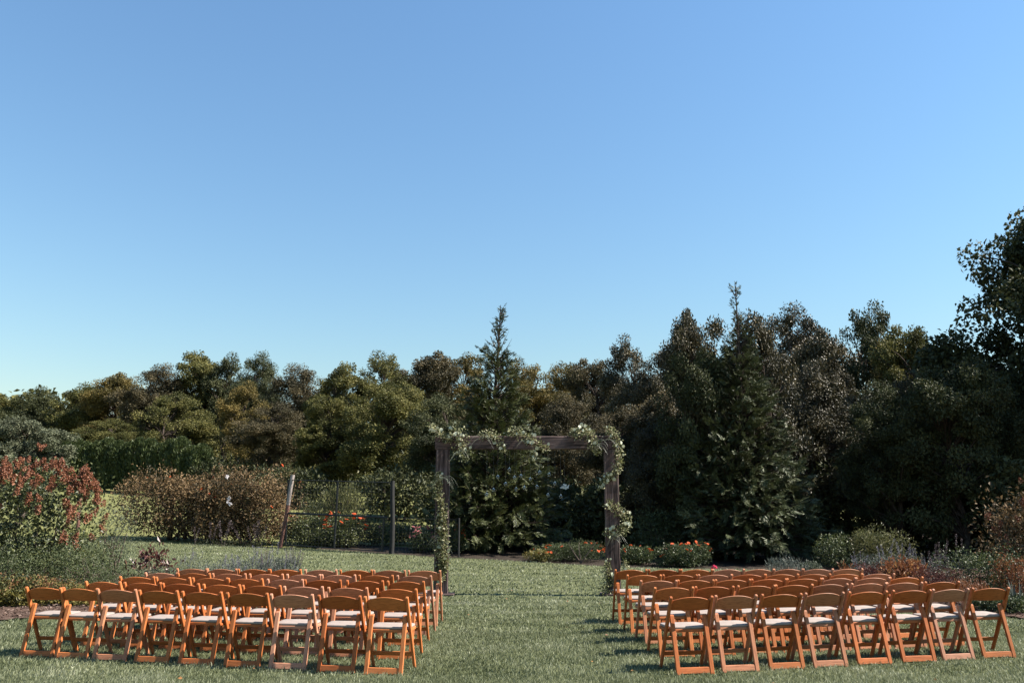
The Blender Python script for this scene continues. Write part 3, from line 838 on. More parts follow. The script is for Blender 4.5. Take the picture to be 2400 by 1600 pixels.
TREES = [
    # label, column, top row, distance, width, variant, leaf
    ('low olive tree at the far left end of the woods', -30, 920, 84, 190, 1, 'olive'),
    ('rounded green tree above the left end of the hedge', 70, 915, 82, 170, 4, 'dark'),
    ('broad olive tree over the middle of the clipped hedge', 165, 905, 80, 170, 2, 'olive'),
    ('golden olive tree just left of the tall green twin crowns', 262, 884, 78, 170, 0, 'gold'),
    ('dark brown green tree behind the right part of the hedge', 352, 862, 74, 190, 4, 'brown'),
    ('tall green tree with two pointed crowns above the hedge end', 450, 832, 76, 180, 1, 'olive'),
    ('slim tall green tree right of the twin crowned tree', 520, 834, 74, 130, 3, 'dark'),
    ('round headed dark tree standing out against the sky left of centre', 592, 834, 70, 130, 4, 'dark'),
    ('dark bronze tree right of the round headed dark tree', 690, 864, 64, 190, 4, 'brown'),
    ('olive gold tree left of the sky gap', 785, 862, 60, 150, 1, 'olive'),
    ('airy olive tree right of the sky gap', 890, 826, 62, 170, 3, 'olive'),
    ('tall bronze topped tree between the airy tree and cypress', 1000, 836, 66, 190, 0, 'brown'),
    ('golden tree showing just left of the central cypress', 1075, 838, 68, 150, 1, 'gold'),
    ('thin golden tree showing just right of the central cypress', 1238, 846, 64, 170, 3, 'gold'),
    ('low gold tree in the dip between cypress and oaks', 1325, 862, 66, 160, 2, 'gold'),
    ('brown gold tree behind the arch right end', 1400, 846, 58, 170, 0, 'brown'),
    ('small tufted oak rising above the arch right post', 1482, 796, 42, 160, 3, 'oak'),
    ('dark oak stepping up towards the leaning cypress tip', 1580, 812, 40, 200, 4, 'oak'),
    ('tall oak just left of the sparse cypress tip', 1668, 742, 27.4, 200, 0, 'oak'),
    ('bushy oak just right of the sparse cypress tip', 1800, 752, 27.2, 200, 2, 'oak'),
    ('highest round oak of the right hand group', 1888, 728, 38, 230, 4, 'oak'),
    ('dark oak filling the gap beneath the highest round oak', 1965, 790, 36, 210, 0, 'oak'),
    ('loose bluish topped tree right of the oak group', 2066, 718, 46, 190, 3, 'dark'),
    ('golden brown tree below the loose bluish topped tree', 2130, 800, 44, 200, 1, 'gold'),
    ('low olive tree beside the big corner tree', 2215, 806, 44, 170, 2, 'olive'),
    ('big dark tree cut by the right edge of the picture', 2545, 500, 31, 500, 0, 'dark'),
    # in front of those, lower
    ('bright olive tree in the middle of the left woods', 395, 925, 62, 190, 2, 'olive'),
    ('small golden tree with bare twigs over the rose bushes', 560, 900, 58, 140, 3, 'gold'),
    ('dark tree standing behind the reddish rose bushes', 640, 950, 52, 190, 4, 'brown'),
    ('yellow green tree behind the garden gate', 770, 935, 48, 170, 1, 'olive'),
    ('grey green tree rising behind the gate post', 905, 900, 46, 220, 0, 'olive'),
    ('shaded green tree left of the cypress behind the arch', 1030, 930, 40, 190, 4, 'dark'),
    ('shaded tree right of the cypress behind the arch', 1330, 935, 38, 200, 4, 'brown'),
    ('dark brown leaved tree right behind the arch post', 1470, 960, 32, 210, 4, 'brown'),
    ('shaded brown oak left of the large right cypress', 1580, 930, 31, 210, 0, 'brown'),
    ('speckled bronze oak right of the large right cypress', 1930, 860, 30, 230, 4, 'oak'),
    ('shaded tree between the bronze oak and corner tree', 2060, 930, 33, 200, 0, 'oak'),
    ('reddish flecked dark tree near the right edge', 2180, 900, 31, 220, 2, 'brown'),
    ('deep green tree low under the big corner tree', 2320, 860, 27, 240, 4, 'dark'),
    ('dark shaded tree standing right of the golden green mound', 2105, 905, 26, 230, 4, 'dark'),
    ('dark shaded tree behind the right hand flower bed', 2265, 850, 25, 250, 0, 'dark'),
    ('olive tree filling the skyline left of the corner tree', 2178, 768, 40, 210, 0, 'olive'),
    ('shaded oak low between the arch and the large cypress', 1560, 985, 27.5, 190, 4, 'oak'),
    ('dark tree tucked against the left side of the large cypress', 1640, 822, 26.6, 190, 0, 'dark'),
    ('dark olive tree at the foot of the left woods', 250, 985, 68, 170, 4, 'olive'),
]
for i, (lab, px, top, dist, w, var, lf) in enumerate(TREES):
    tree(lab, px, top, dist, w, var, lf, (i * 2.399) % 6.283)
# tall trees of the right boundary, just out of the frame: they shade the right hand border
for lab, x_, y_, h_, s_ in (('tall boundary tree beyond the right edge, nearer one', 20.8, 25.2, 12.5, 1.3), ('tall boundary tree beyond the right edge, farther one', 25.0, 31.0, 16.0, 1.4)):
    o = empty('broadleaf_tree', (x_, y_, float(ground_z(x_, y_))), x_)
    for nm, me, mt in (('trunk', VAR[4][0], M_bark), ('crown', VAR[4][1], LEAF['dark'])):
        c = link(nm, me, o, mt); c.scale = (s_, s_, h_ / 10.0)
    tag(o, lab, 'tree', TREE_GROUP)
tree('silver green tree behind the red hydrangea at left', 40, 985, 30, 190, 1, 'sage', 0.7, 'silver_tree')

LEAF['cyp'] = leaf_mat('cypress sprays', [(0.024, 0.031, 0.011), (0.052, 0.062, 0.020), (0.105, 0.110, 0.038)], 0.5, 0.3, 0.1, 0.8, 0.4)
LEAF['cyp2'] = leaf_mat('blue green cypress sprays', [(0.024, 0.031, 0.013), (0.054, 0.066, 0.028), (0.115, 0.126, 0.058)], 0.5, 0.3, 0.1, 0.8, 0.4)
def put_conifer(label, px, top, dist, seed, Rb, leaf, **kw):
    p = on_ground(px, dist); H = at_y(px, top, dist).z - p.z
    tm, cm = conifer(seed, H, Rb, **kw)
    o = empty('cypress_tree', p, seed * 1.3)
    link('trunk', tm, o, M_bark); link('crown', cm, o, LEAF[leaf])
    tag(o, label, 'tree', 'cypress trees behind the arch')
put_conifer('tall pointed cypress rising behind the middle of the arch', 1162, 716, 27.5, 31, 2.35, 'cyp', leader=0.22, dens=1.25, shape=1.12, skirt=0.03)
put_conifer('large cypress with a thin bare tip right of the arch', 1752, 662, 26.2, 32, 2.55, 'cyp2', leader=0.26, dens=1.3, shape=1.3, skirt=0.03)

# far woods closing the horizon
g = Geo(); n = 40000
x = rng.uniform(-85, 85, n); y = 95 + rng.uniform(-6, 8, n) - np.clip(x, 0, 75) * 0.25
hgt = 8.6 + 1.6 * np.sin(x * 0.31) + 1.1 * np.sin(x * 0.83 + 1) + np.clip(-np.abs(x + 2) + 20, 0, 6) * 0.1
P = np.stack([x, y, ground_z(x, y) + hgt * rng.uniform(0, 1, n)], 1)
sz = rng.uniform(0.5, 1.0, n)
add_leaves(g, P, unit(rand_unit(rng, n) + np.array([[0.2, -0.4, 0.5]])), rand_unit(rng, n), sz, sz * 0.7, np.clip(rng.normal(0.4, 0.2, n), 0, 1))
tag(link('far_woods', g.mesh('far_woods', LEAF['olive'])), 'distant band of woodland closing off the view behind the trees', 'woods', kind='stuff')

# ------------------------------------------------------------------ shrubs
def shrub_mesh(seed, rx, ry, h, n, leaf, aspect=0.55, lumps=9, up=0.3, stems=10, hollow=0.35, foot=0.0, tv=0.72):
    r_ = np.random.default_rng(seed); g = Geo(); gs = Geo()
    L = []
    for k in range(lumps):
        a = k * 2.3999 + seed; q = 0.68 * math.sqrt((k + 0.5) / lumps)
        L.append((math.cos(a) * rx * q, math.sin(a) * ry * q, h * r_.uniform(0.28, 0.55), r_.uniform(0.32, 0.55), h * r_.uniform(tv, 1.0)))
    per = n // lumps
    for cx, cy, cz, f, top in L:
        d = rand_unit(r_, per); rr = r_.uniform(hollow, 1, per) ** 0.6
        rr = np.where(r_.random(per) < 0.10, rr * r_.uniform(1.0, 1.22, per), rr)
        vz = np.where(d[:, 2] > 0, top - cz, cz - foot)
        P = np.array([[cx, cy, cz]]) + d * rr[:, None] * np.stack([np.full(per, rx * f), np.full(per, ry * f), vz], 1)
        P[:, 2] = np.maximum(P[:, 2], 0.01)
        N = unit(rand_unit(r_, per) + d * 0.5 + np.array([[0, -0.1, 0.5]]))
        T = unit(rand_unit(r_, per) + d * 0.5 + np.array([[0, 0, up]]))
        sz = leaf * r_.uniform(0.55, 1.35, per)
        add_leaves(g, P, N, T, sz, sz * aspect, np.clip(r_.normal(0.45, 0.22, per), 0, 1))
    for k in range(stems):
        cx, cy, cz, f, top = L[k % lumps]
        limb(gs, (r_.normal(0, rx * 0.12), r_.normal(0, ry * 0.12), 0), (cx, cy, cz + h * 0.1), 0.012 * h + 0.004, 0.004, r_, 0.0, 5)
    return g, gs

def flower_mesh(kind, mat):
    g = Geo(); r_ = np.random.default_rng(len(kind))
    if kind == 'daisy':
        k = 10; a = np.arange(k) / k * 2 * math.pi
        T = np.stack([np.cos(a), np.sin(a), np.full(k, 0.15)], 1)
        add_leaves(g, np.zeros((k, 3)), np.tile([[0, 0, 1.0]], (k, 1)), T, np.full(k, 1.0), np.full(k, 0.55), r_.uniform(0.2, 0.9, k))
        sphere(g, (0, 0, 0.08), 0.25, 6, 4, 0.0)
    elif kind == 'rose':
        k = 22; d = rand_unit(r_, k); d[:, 2] = np.abs(d[:, 2])
        add_leaves(g, d * 0.25, unit(d + r_.normal(0, .3, (k, 3))), np.cross(d, rand_unit(r_, k)), np.full(k, 0.9), np.full(k, 0.8), r_.uniform(0, 1, k), fold=-0.2)
    elif kind == 'panicle':
        k = 130; u = r_.uniform(0, 1, k); a = r_.uniform(0, 2 * math.pi, k); rad = 0.42 * (1 - u * 0.8)
        P = np.stack([np.cos(a) * rad, np.sin(a) * rad, u * 1.15], 1)
        N = unit(np.stack([np.cos(a), np.sin(a), np.full(k, 0.5)], 1) + r_.normal(0, .35, (k, 3)))
        add_leaves(g, P, N, rand_unit(r_, k), r_.uniform(0.16, 0.3, k), r_.uniform(0.14, 0.24, k), r_.uniform(0, 1, k))
    elif kind == 'spike':
        k = 60; u = r_.uniform(0, 1, k); a = r_.uniform(0, 2 * math.pi, k)
        P = np.stack([np.cos(a) * 0.03, np.sin(a) * 0.03, u], 1)
        add_leaves(g, P, rand_unit(r_, k), np.stack([np.cos(a), np.sin(a), np.full(k, 0.6)], 1), r_.uniform(0.04, 0.1, k), r_.uniform(0.03, 0.05, k), r_.uniform(0, 1, k))
        tube(g, [(0, 0, -0.5), (0, 0, 1)], [0.012, 0.006], 4, 0.1)
    return g.mesh('flower', mat)

M_orange = leaf_mat('orange petals', [(0.50, 0.07, 0.013), (0.70, 0.13, 0.025)], trans=0.3, noise_amt=0.0)
M_pink = leaf_mat('pink petals', [(0.45, 0.13, 0.13), (0.62, 0.28, 0.28)], trans=0.3, noise_amt=0.0)
M_magenta = leaf_mat('magenta petals', [(0.6, 0.03, 0.10), (0.75, 0.10, 0.22)], trans=0.3, noise_amt=0.0)
M_whiterose = leaf_mat('white rose petals', [(0.72, 0.66, 0.66), (0.85, 0.82, 0.82)], trans=0.3, noise_amt=0.0)
M_panicle = leaf_mat('russet flower heads', [(0.085, 0.029, 0.014), (0.17, 0.060, 0.029), (0.28, 0.118, 0.062)], trans=0.2, noise_scale=3)
M_spike = leaf_mat('lavender spikes', [(0.075, 0.07, 0.095), (0.16, 0.15, 0.20), (0.23, 0.22, 0.26)], trans=0.2)
M_darkspike = leaf_mat('dry seed spikes', [(0.06, 0.045, 0.05), (0.17, 0.13, 0.13)], trans=0.2)
FL = {'orange': flower_mesh('daisy', M_orange), 'pink': flower_mesh('daisy', M_pink), 'rose': flower_mesh('rose', M_whiterose), 'magenta': flower_mesh('rose', M_magenta),
      'panicle': flower_mesh('panicle', M_panicle), 'spike': flower_mesh('spike', M_spike), 'dryspike': flower_mesh('spike', M_darkspike)}
SH = {
    'green': leaf_mat('shrub green', [(0.023, 0.033, 0.012), (0.058, 0.076, 0.028), (0.113, 0.129, 0.051)], 0.5, 0.35, 0.25, 2.0),
    'bluegreen': leaf_mat('shrub grey green', [(0.027, 0.036, 0.022), (0.066, 0.082, 0.053), (0.121, 0.140, 0.094)], 0.5, 0.3, 0.25, 2.0),
    'hyd': leaf_mat('hydrangea leaves', [(0.023, 0.033, 0.012), (0.066, 0.078, 0.025), (0.156, 0.164, 0.058)], 0.45, 0.4, 0.25, 2.0),
    'rose': leaf_mat('rose bush leaves', [(0.027, 0.027, 0.012), (0.082, 0.055, 0.027), (0.156, 0.098, 0.047), (0.190, 0.135, 0.064)], 0.6, 0.2, 0.2, 0.8, 0.6),
    'rust': leaf_mat('rust foliage', [(0.055, 0.023, 0.012), (0.156, 0.058, 0.025), (0.257, 0.101, 0.039), (0.296, 0.172, 0.055)], 0.5, 0.3, 0.25, 2.0),
    'red': leaf_mat('dark red foliage', [(0.039, 0.014, 0.012), (0.098, 0.033, 0.025), (0.179, 0.066, 0.047)], 0.45, 0.4, 0.25, 2.0),
    'yellow': leaf_mat('yellow green foliage', [(0.047, 0.051, 0.014), (0.133, 0.117, 0.031), (0.234, 0.183, 0.055)], 0.5, 0.3, 0.3, 2.0),
    'meadow': leaf_mat('pale meadow plants', [(0.043, 0.051, 0.017), (0.109, 0.113, 0.043), (0.179, 0.172, 0.078)], 0.5, 0.3, 0.3, 2.0),
    'lav': leaf_mat('lavender leaves', [(0.039, 0.047, 0.039), (0.101, 0.117, 0.098), (0.164, 0.179, 0.156)], 0.5, 0.3, 0.2, 2.0),
    'mixed': leaf_mat('mixed groundcover', [(0.022, 0.028, 0.012), (0.06, 0.07, 0.026), (0.13, 0.115, 0.035), (0.15, 0.052, 0.028), (0.2, 0.17, 0.05)], 0.55, 0.25, 0.25, 3.5, 0.7),
    'coleus': leaf_mat('coleus leaves', [(0.022, 0.008, 0.009), (0.055, 0.017, 0.016), (0.117, 0.047, 0.035), (0.094, 0.086, 0.039)], 0.4, 0.4, 0.2, 2.0),
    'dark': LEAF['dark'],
}
M_twig = plain_mat('twigs', (0.07, 0.05, 0.04), rough=0.9)
def shrub(name, label, px, dist, w, top, n, leaf, mat, seed, cat='shrub', group=None, flowers=None, nf=0, fs=0.05, depth=None, low=0.35, **kw):
    """px/top in photo pixels, w crown width in photo pixels; flowers scattered over the upper, near side."""
    p = on_ground(px, dist); h = max(0.12, at_y(px, top, dist).z - p.z)
    rx = w / F_PX * dist / 2; ry = depth or min(rx, 1.4)
    g, gs = shrub_mesh(seed, rx, ry, h, int(n * 1.4), leaf, **kw)
    o = empty(name, p); tag(o, label, cat, group)
    link('foliage', g.mesh('foliage', SH[mat]), o)
    if gs.n: link('stems', gs.mesh('stems', M_twig), o)
    r_ = np.random.default_rng(seed + 77)
    allv = np.concatenate(g.v)
    if flowers:
        cand = allv[(allv[:, 2] > low * h) & (allv[:, 1] < 0.25 * ry)]
        # keep the outermost points
        q = (cand[:, 0] / rx) ** 2 + (cand[:, 1] / ry) ** 2 * 0.6 + (cand[:, 2] / h) ** 2
        cand = cand[np.argsort(q)[-max(nf * 6, len(cand) // 4):]]
        for k in range(nf):
            c = cand[r_.integers(0, len(cand))]
            fl = flowers[k % len(flowers)]
            f = link('flower_head' if fl == 'panicle' else 'flower_spike' if 'spike' in fl else 'flower', FL[fl], o, loc=Vector(c) + Vector((0, -0.02, 0.02)))
            s = fs * r_.uniform(0.7, 1.25); f.scale = (s, s, s)
            f.rotation_euler = (r_.uniform(0.1, 0.8) if 'spike' not in fl else r_.normal(0, .2), r_.normal(0, .35 if 'spike' not in fl else .2), r_.uniform(0, 6.28))
    return o

# left border
shrub('hydrangea_shrub', 'big hydrangea with russet flower heads at the left edge', 62, 17.0, 380, 1066, 7800, 0.075, 'hyd', 1, flowers=['panicle'], nf=300, fs=0.125, depth=1.25, low=0.30, aspect=0.62, lumps=18, tv=0.9)
shrub('fern_shrub', 'wispy green shrub right behind the russet hydrangea', 258, 18.5, 100, 1130, 1500, 0.06, 'bluegreen', 2, aspect=0.25, depth=0.7)
shrub('spirea_shrub', 'olive green mound in front of the hydrangea at the left edge', 40, 15.7, 250, 1262, 5200, 0.034, 'green', 3, depth=0.8)
shrub('spirea_shrub', 'grey green mound below the hydrangea right side', 205, 16.0, 210, 1250, 5600, 0.032, 'green', 4, depth=0.8)
shrub('groundcover_shrub', 'reddish low plant at the left border front edge', 30, 15.1, 200, 1335, 2800, 0.055, 'mixed', 5, depth=0.55)
shrub('groundcover_shrub', 'yellow green leafy clump on the mulch at the left edge', 15, 14.7, 210, 1374, 1500, 0.065, 'yellow', 6, depth=0.3)
shrub('groundcover_shrub', 'yellow green clump behind the left end of the chairs', 195, 15.0, 170, 1362, 1900, 0.055, 'yellow', 7, depth=0.5)
shrub('groundcover_shrub', 'low red flecked clump at the middle of the left border', 125, 15.0, 150, 1342, 2200, 0.04, 'mixed', 8, depth=0.4)
shrub('feathery_shrub', 'feathery dull green clump behind the second chair row', 275, 15.6, 190, 1318, 3600, 0.035, 'green', 9, depth=0.6, aspect=0.3)
shrub('coleus_plant', 'dark red broad leaved plant in the left border', 355, 16.6, 125, 1266, 300, 0.12, 'coleus', 10, cat='plant', depth=0.5, aspect=0.42, up=0.6)
shrub('feathery_shrub', 'soft grey green plant under the dark red leaved plant', 385, 16.0, 170, 1312, 3200, 0.035, 'bluegreen', 11, depth=0.5, aspect=0.3)
shrub('lavender_bush', 'pale lavender clump behind the left block far chairs', 490, 17.0, 150, 1300, 2600, 0.05, 'lav', 12, flowers=['spike'], nf=26, fs=0.16, depth=0.5, aspect=0.2, up=1.2)
shrub('lavender_bush', 'grey lavender clump in the middle of the lavender row', 580, 17.0, 150, 1296, 2600, 0.05, 'lav', 13, flowers=['spike'], nf=30, fs=0.17, depth=0.5, aspect=0.2, up=1.2)
shrub('lavender_bush', 'dark lavender bush at the right end of the lavender row', 655, 16.8, 110, 1290, 2400, 0.06, 'lav', 14, flowers=['dryspike', 'spike'], nf=44, fs=0.2, depth=0.4, aspect=0.18, up=1.4)

# rose bushes and fence
shrub('rose_bush', 'large reddish rose bush left of the white roses', 425, 27.4, 330, 1078, 11000, 0.085, 'rose', 15, flowers=['orange'], nf=7, fs=0.055, depth=1.2, low=0.15)
ro = shrub('rose_bush', 'large reddish rose bush beside the leaning pale post', 585, 26.9, 270, 1082, 9500, 0.085, 'rose', 16, flowers=['orange'], nf=6, fs=0.055, depth=1.1, low=0.15)
for px, py, s in ((532, 1117, 0.085), (537, 1167, 0.08), (540, 1181, 0.07), (534, 1176, 0.06)):
    q = at_y(px, py, 26.1) - ro.location
    f = link('white_rose', FL['rose'], ro, loc=q); f.scale = (s, s, s); f.rotation_euler = (1.0, 0, px)
shrub('rose_bush', 'lower reddish rose bush between the two large ones', 505, 27.6, 170, 1104, 6000, 0.085, 'rose', 61, depth=1.0)
shrub('dry_spike_clump', 'row of dry seed spikes at the foot of the rose bushes', 560, 25.9, 260, 1262, 500, 0.05, 'dark', 17, cat='plant', flowers=['dryspike'], nf=14, fs=0.5, depth=0.25)

M_iron = plain_mat('black painted steel', (0.012, 0.013, 0.014), rough=0.45)
M_post = plain_mat('weathered post', (0.012, 0.012, 0.012), rough=0.8, var=0.4, scale=8, bump=0.4)
M_paint = plain_mat('peeling pale bark', (0.24, 0.205, 0.19), rough=0.85, var=0.35, scale=9, bump=0.5)
M_rustw = plain_mat('reddish wood', (0.13, 0.06, 0.045), rough=0.85, var=0.4, scale=12)
GY = 25.9
def gp(px, py, y=None): return np.array(at_y(px, py, y or GY + (px - 670) * -0.0035))
def bar(g, a, b, r): tube(g, np.linspace(a, b, 3), np.full(3, r), 6)
gate = empty('garden_gate', on_ground(680, GY)); tag(gate, 'black steel framed wire garden gate beside the leaning pale post', 'gate')
G0 = np.array(gate.location)
CORN = {'tl': gp(676, 1124), 'tm': gp(792, 1127), 'tr': gp(912, 1130), 'ml': gp(672, 1202), 'mm': gp(788, 1206), 'mr': gp(908, 1212), 'bl': gp(669, 1276), 'bm': gp(783, 1284), 'br': gp(905, 1292), 'rl': gp(900, 1212), 'rb': gp(895, 1290)}
for nm, a, b, r in (('top_rail', 'tl', 'tr', 0.014), ('middle_rail', 'ml', 'mr', 0.032), ('bottom_rail', 'bl', 'br', 0.016), ('stile', 'tl', 'bl', 0.028), ('stile', 'tm', 'bm', 0.034), ('stile', 'rl', 'rb', 0.034)):
    g = Geo(); bar(g, CORN[a] - G0, CORN[b] - G0, r); link(nm, g.mesh(nm, M_iron, True), gate)
g = Geo()
def mesh_panel(g, tl, tr, bl, br, nu, nv, r=0.0035):
    for i in range(1, nu):
        f = i / nu; bar(g, tl + (tr - tl) * f, bl + (br - bl) * f, r)
    for i in range(1, nv):
        f = i / nv; bar(g, tl + (bl - tl) * f, tr + (br - tr) * f, r)
mesh_panel(g, CORN['tl'] - G0, CORN['tr'] - G0, CORN['bl'] - G0, CORN['br'] - G0, 30, 20)
tag(link('wire_mesh', g.mesh('wire_mesh', M_iron), gate), kind='stuff')
def fence_post(label, px, y, top, r, mat, lean=(0, 0), top_mat=None):
    p = on_ground(px, y); h = at_y(px, top, y).z - p.z
    o = empty('fence_post', p); tag(o, label, 'post', 'garden fence posts')
    t = np.linspace(0, 1, 6)[:, None]
    pts = np.array([[0, 0, -0.1]]) + np.array([[lean[0], lean[1], h + 0.1]]) * t + 0.02 * np.sin(t * 5) * np.array([[1, 0, 0]])
    g = Geo(); tube(g, pts, np.full(6, r) * np.linspace(1.08, 0.92, 6), 8); link('shaft', g.mesh('shaft', mat, True), o)
    if top_mat:
        g = Geo(); tube(g, pts[3:] + np.array([[0, -0.003, 0]]), np.full(3, r * 1.05), 8); link('painted_top', g.mesh('painted_top', top_mat, True), o)
    return o
fence_post('slim pale leaning post at the left of the gate', 655, 25.9, 1112, 0.06, M_rustw, lean=(0.32, 0), top_mat=M_paint)
fence_post('thick dark post at the right of the gate', 917, 25.1, 1126, 0.07, M_post)
fence_post('dark post half hidden in the left rose bush', 397, 27.6, 1150, 0.085, M_post)
fence_post('short pale post behind the red hydrangea', 176, 24.0, 1094, 0.05, M_rustw)
fw = empty('wire_fence', on_ground(925, 25.1)); tag(fw, 'low wire mesh fence running right from the thick dark post', 'fence')
g = Geo(); o_ = np.array(fw.location)
a, b = np.array(on_ground(925, 25.0)) - o_, np.array(on_ground(1075, 24.9)) - o_
up = np.array([0, 0, 1.05])
mesh_panel(g, a + up, b + up, a, b, 18, 10); bar(g, a + up, b + up, 0.006)
tag(link('wire_mesh', g.mesh('wire_mesh', M_iron), fw), kind='stuff')
p_ = b; g = Geo(); bar(g, b - np.array([0, 0, .1]), b + up * 1.05, 0.03); link('end_post', g.mesh('end_post', M_post), fw)

# flower garden behind the fence
FG = 'flowering plants along the far lawn edge'
shrub('flower_bush', 'bushy green plant with orange flowers behind the gate left half', 715, 27.2, 130, 1195, 3400, 0.075, 'hyd', 18, 'plant', FG, ['orange'], 16, 0.06, depth=0.7)
shrub('flower_bush', 'green plant with many orange flowers behind the gate middle', 810, 27.0, 120, 1190, 3000, 0.075, 'hyd', 19, 'plant', FG, ['orange'], 26, 0.065, depth=0.7)
shrub('tall_weed', 'leafy green growth at the foot of the gate middle', 770, 26.6, 140, 1232, 3000, 0.07, 'hyd', 62, 'plant', depth=0.4)
shrub('tall_weed', 'pale seedy growth behind the thick gate post', 935, 28.2, 130, 1215, 2600, 0.07, 'meadow', 63, 'plant', depth=0.6)
shrub('flower_bush', 'dusty pink flecked plant behind the gate right half', 880, 27.6, 90, 1205, 2000, 0.06, 'meadow', 20, 'plant', FG, ['pink'], 12, 0.05, depth=0.6)
shrub('tall_weed', 'tall pale upright weeds behind the gate top', 800, 29.5, 110, 1120, 2600, 0.11, 'meadow', 21, 'plant', aspect=0.28, up=2.2, depth=0.8)
shrub('young_conifer', 'small pale feathery plant behind the gate left pane', 742, 29.8, 90, 1152, 2200, 0.10, 'meadow', 22, 'plant', aspect=0.2, up=1.0, depth=0.7)
shrub('flower_bush', 'pink flowered bush just left of the arch left post', 988, 26.0, 70, 1232, 2200, 0.06, 'green', 23, 'plant', FG, ['pink'], 38, 0.05, depth=0.6, low=0.5)
shrub('flower_bush', 'orange flowered bush just right of the arch left post', 1062, 26.0, 70, 1218, 2200, 0.065, 'green', 24, 'plant', FG, ['orange'], 26, 0.05, depth=0.6)
shrub('flower_bush', 'wide feathery green bush with orange flowers inside the arch right side', 1330, 24.6, 190, 1262, 5200, 0.06, 'green', 25, 'plant', FG, ['orange'], 30, 0.05, depth=0.7, aspect=0.3)
shrub('flower_bush', 'yellowish low clump at the foot of the cypress in the arch', 1262, 24.2, 70, 1284, 1300, 0.05, 'yellow', 26, 'plant', FG, depth=0.4)
shrub('flower_bush', 'small green bush with orange flowers right of the arch', 1490, 24.2, 80, 1272, 2400, 0.065, 'green', 27, 'plant', FG, ['orange'], 12, 0.05, depth=0.6)
shrub('flower_bush', 'broad green bush topped with orange flowers beside the large cypress', 1606, 23.7, 150, 1268, 4800, 0.06, 'green', 28, 'plant', FG, ['orange'], 26, 0.05, depth=0.7)
shrub('wild_shrub', 'shaded loose shrub behind the orange flowered bush', 1545, 26.5, 150, 1170, 2600, 0.07, 'green', 29, depth=0.8)
shrub('wild_shrub', 'dim sunlit thicket between arch and large cypress', 1490, 28.5, 160, 1190, 2600, 0.08, 'meadow', 30, depth=0.8)
shrub('silver_shrub', 'pale wispy shrub at the lawn edge below the large cypress', 1840, 19.6, 100, 1300, 1500, 0.075, 'lav', 31, depth=0.4, aspect=0.14, up=2.0)
shrub('silver_shrub', 'small dull shrub right of the pale wispy shrub', 1900, 20.4, 60, 1312, 1000, 0.05, 'bluegreen', 32, depth=0.4)
shrub('mound_shrub', 'golden green feathery mound in front of the dark cypresses', 2065, 22.4, 150, 1214, 4200, 0.07, 'meadow', 33, depth=0.8, aspect=0.3)
shrub('wild_shrub', 'dim low shrub at the foot of the large cypress right side', 1960, 22.6, 90, 1240, 1800, 0.06, 'green', 34, depth=0.6)

# right border
shrub('astilbe_clump', 'small rusty seed heads left of the right flower bed', 1985, 17.2, 46, 1308, 420, 0.05, 'rust', 35, 'plant', depth=0.25, aspect=0.3, up=1.2)
shrub('sage_bush', 'grey blue sage with pale spikes behind the rust foliage', 2085, 18.2, 190, 1282, 2600, 0.055, 'lav', 36, flowers=['spike'], nf=20, fs=0.22, depth=0.6, aspect=0.2, up=1.5)
shrub('rust_shrub', 'russet feathery plant at the left end of the right bed', 2045, 17.0, 90, 1312, 2200, 0.05, 'red', 37, 'plant', depth=0.5, aspect=0.3)
shrub('rust_shrub', 'bright orange leaved plant in the right bed', 2120, 16.6, 120, 1298, 1900, 0.085, 'rust', 38, 'plant', depth=0.5, aspect=0.34, up=0.6)
shrub('rust_shrub', 'dull red feathery clump behind the right block end', 2200, 16.0, 130, 1318, 2800, 0.045, 'red', 39, 'plant', depth=0.5, aspect=0.25)
shrub('sage_bush', 'pale grey green sage clump right of the orange plant', 2215, 17.4, 130, 1296, 2000, 0.05, 'lav', 40, flowers=['dryspike'], nf=18, fs=0.24, depth=0.5, aspect=0.2)
shrub('rust_shrub', 'thin rusty grass tuft behind the last right chairs', 2275, 14.9, 110, 1350, 1700, 0.055, 'rust', 41, 'plant', depth=0.4, aspect=0.14, up=1.8)
shrub('hydrangea_shrub', 'reddish hydrangea at the right edge of the picture', 2410, 17.2, 170, 1122, 2400, 0.085, 'rose', 42, flowers=['panicle'], nf=40, fs=0.10, depth=1.0, aspect=0.6)
shrub('shade_shrub', 'dark mounded shrub below the right edge hydrangea', 2330, 16.2, 260, 1270, 4200, 0.05, 'green', 43, flowers=['dryspike'], nf=12, fs=0.3, depth=0.8)
shrub('rust_shrub', 'orange brown low plant at the right edge', 2390, 15.6, 130, 1288, 2200, 0.05, 'rust', 44, 'plant', depth=0.5, aspect=0.3)
shrub('groundcover_shrub', 'low green shady plant at the right border front', 2360, 14.0, 170, 1390, 3200, 0.045, 'green', 45, depth=0.5)
def blades(name, label, px, dist, top, spread, n, mat, seed, cat='plant'):
    p = on_ground(px, dist); h = at_y(px, top, dist).z - p.z; r_ = np.random.default_rng(seed)
    o = empty(name, p); tag(o, label, cat)
    for i in range(n):
        a = r_.uniform(0, 2 * math.pi); l = r_.uniform(0.6, 1.0) * h; q = r_.uniform(0.1, 0.6) * spread
        t = np.linspace(0, 1, 6)[:, None]
        d = np.array([math.cos(a), math.sin(a), 0])
        c = d * 0.05 + d * q * t ** 1.6 + np.array([0, 0, 1.0]) * l * (t - 0.18 * t ** 3)
        w = np.array([0.5, 1, 1, 0.8, 0.5, 0.05])[:, None] * 0.013
        s = np.array([-math.sin(a), math.cos(a), 0])
        v = np.concatenate([c - s * w, c + s * w]); k = np.arange(5)
        g = Geo(); g.quads(v, np.stack([k, k + 1, k + 7, k + 6], 1), np.full(5, r_.uniform(0.2, 0.9)))
        link('blade', g.mesh('blade', mat), o)
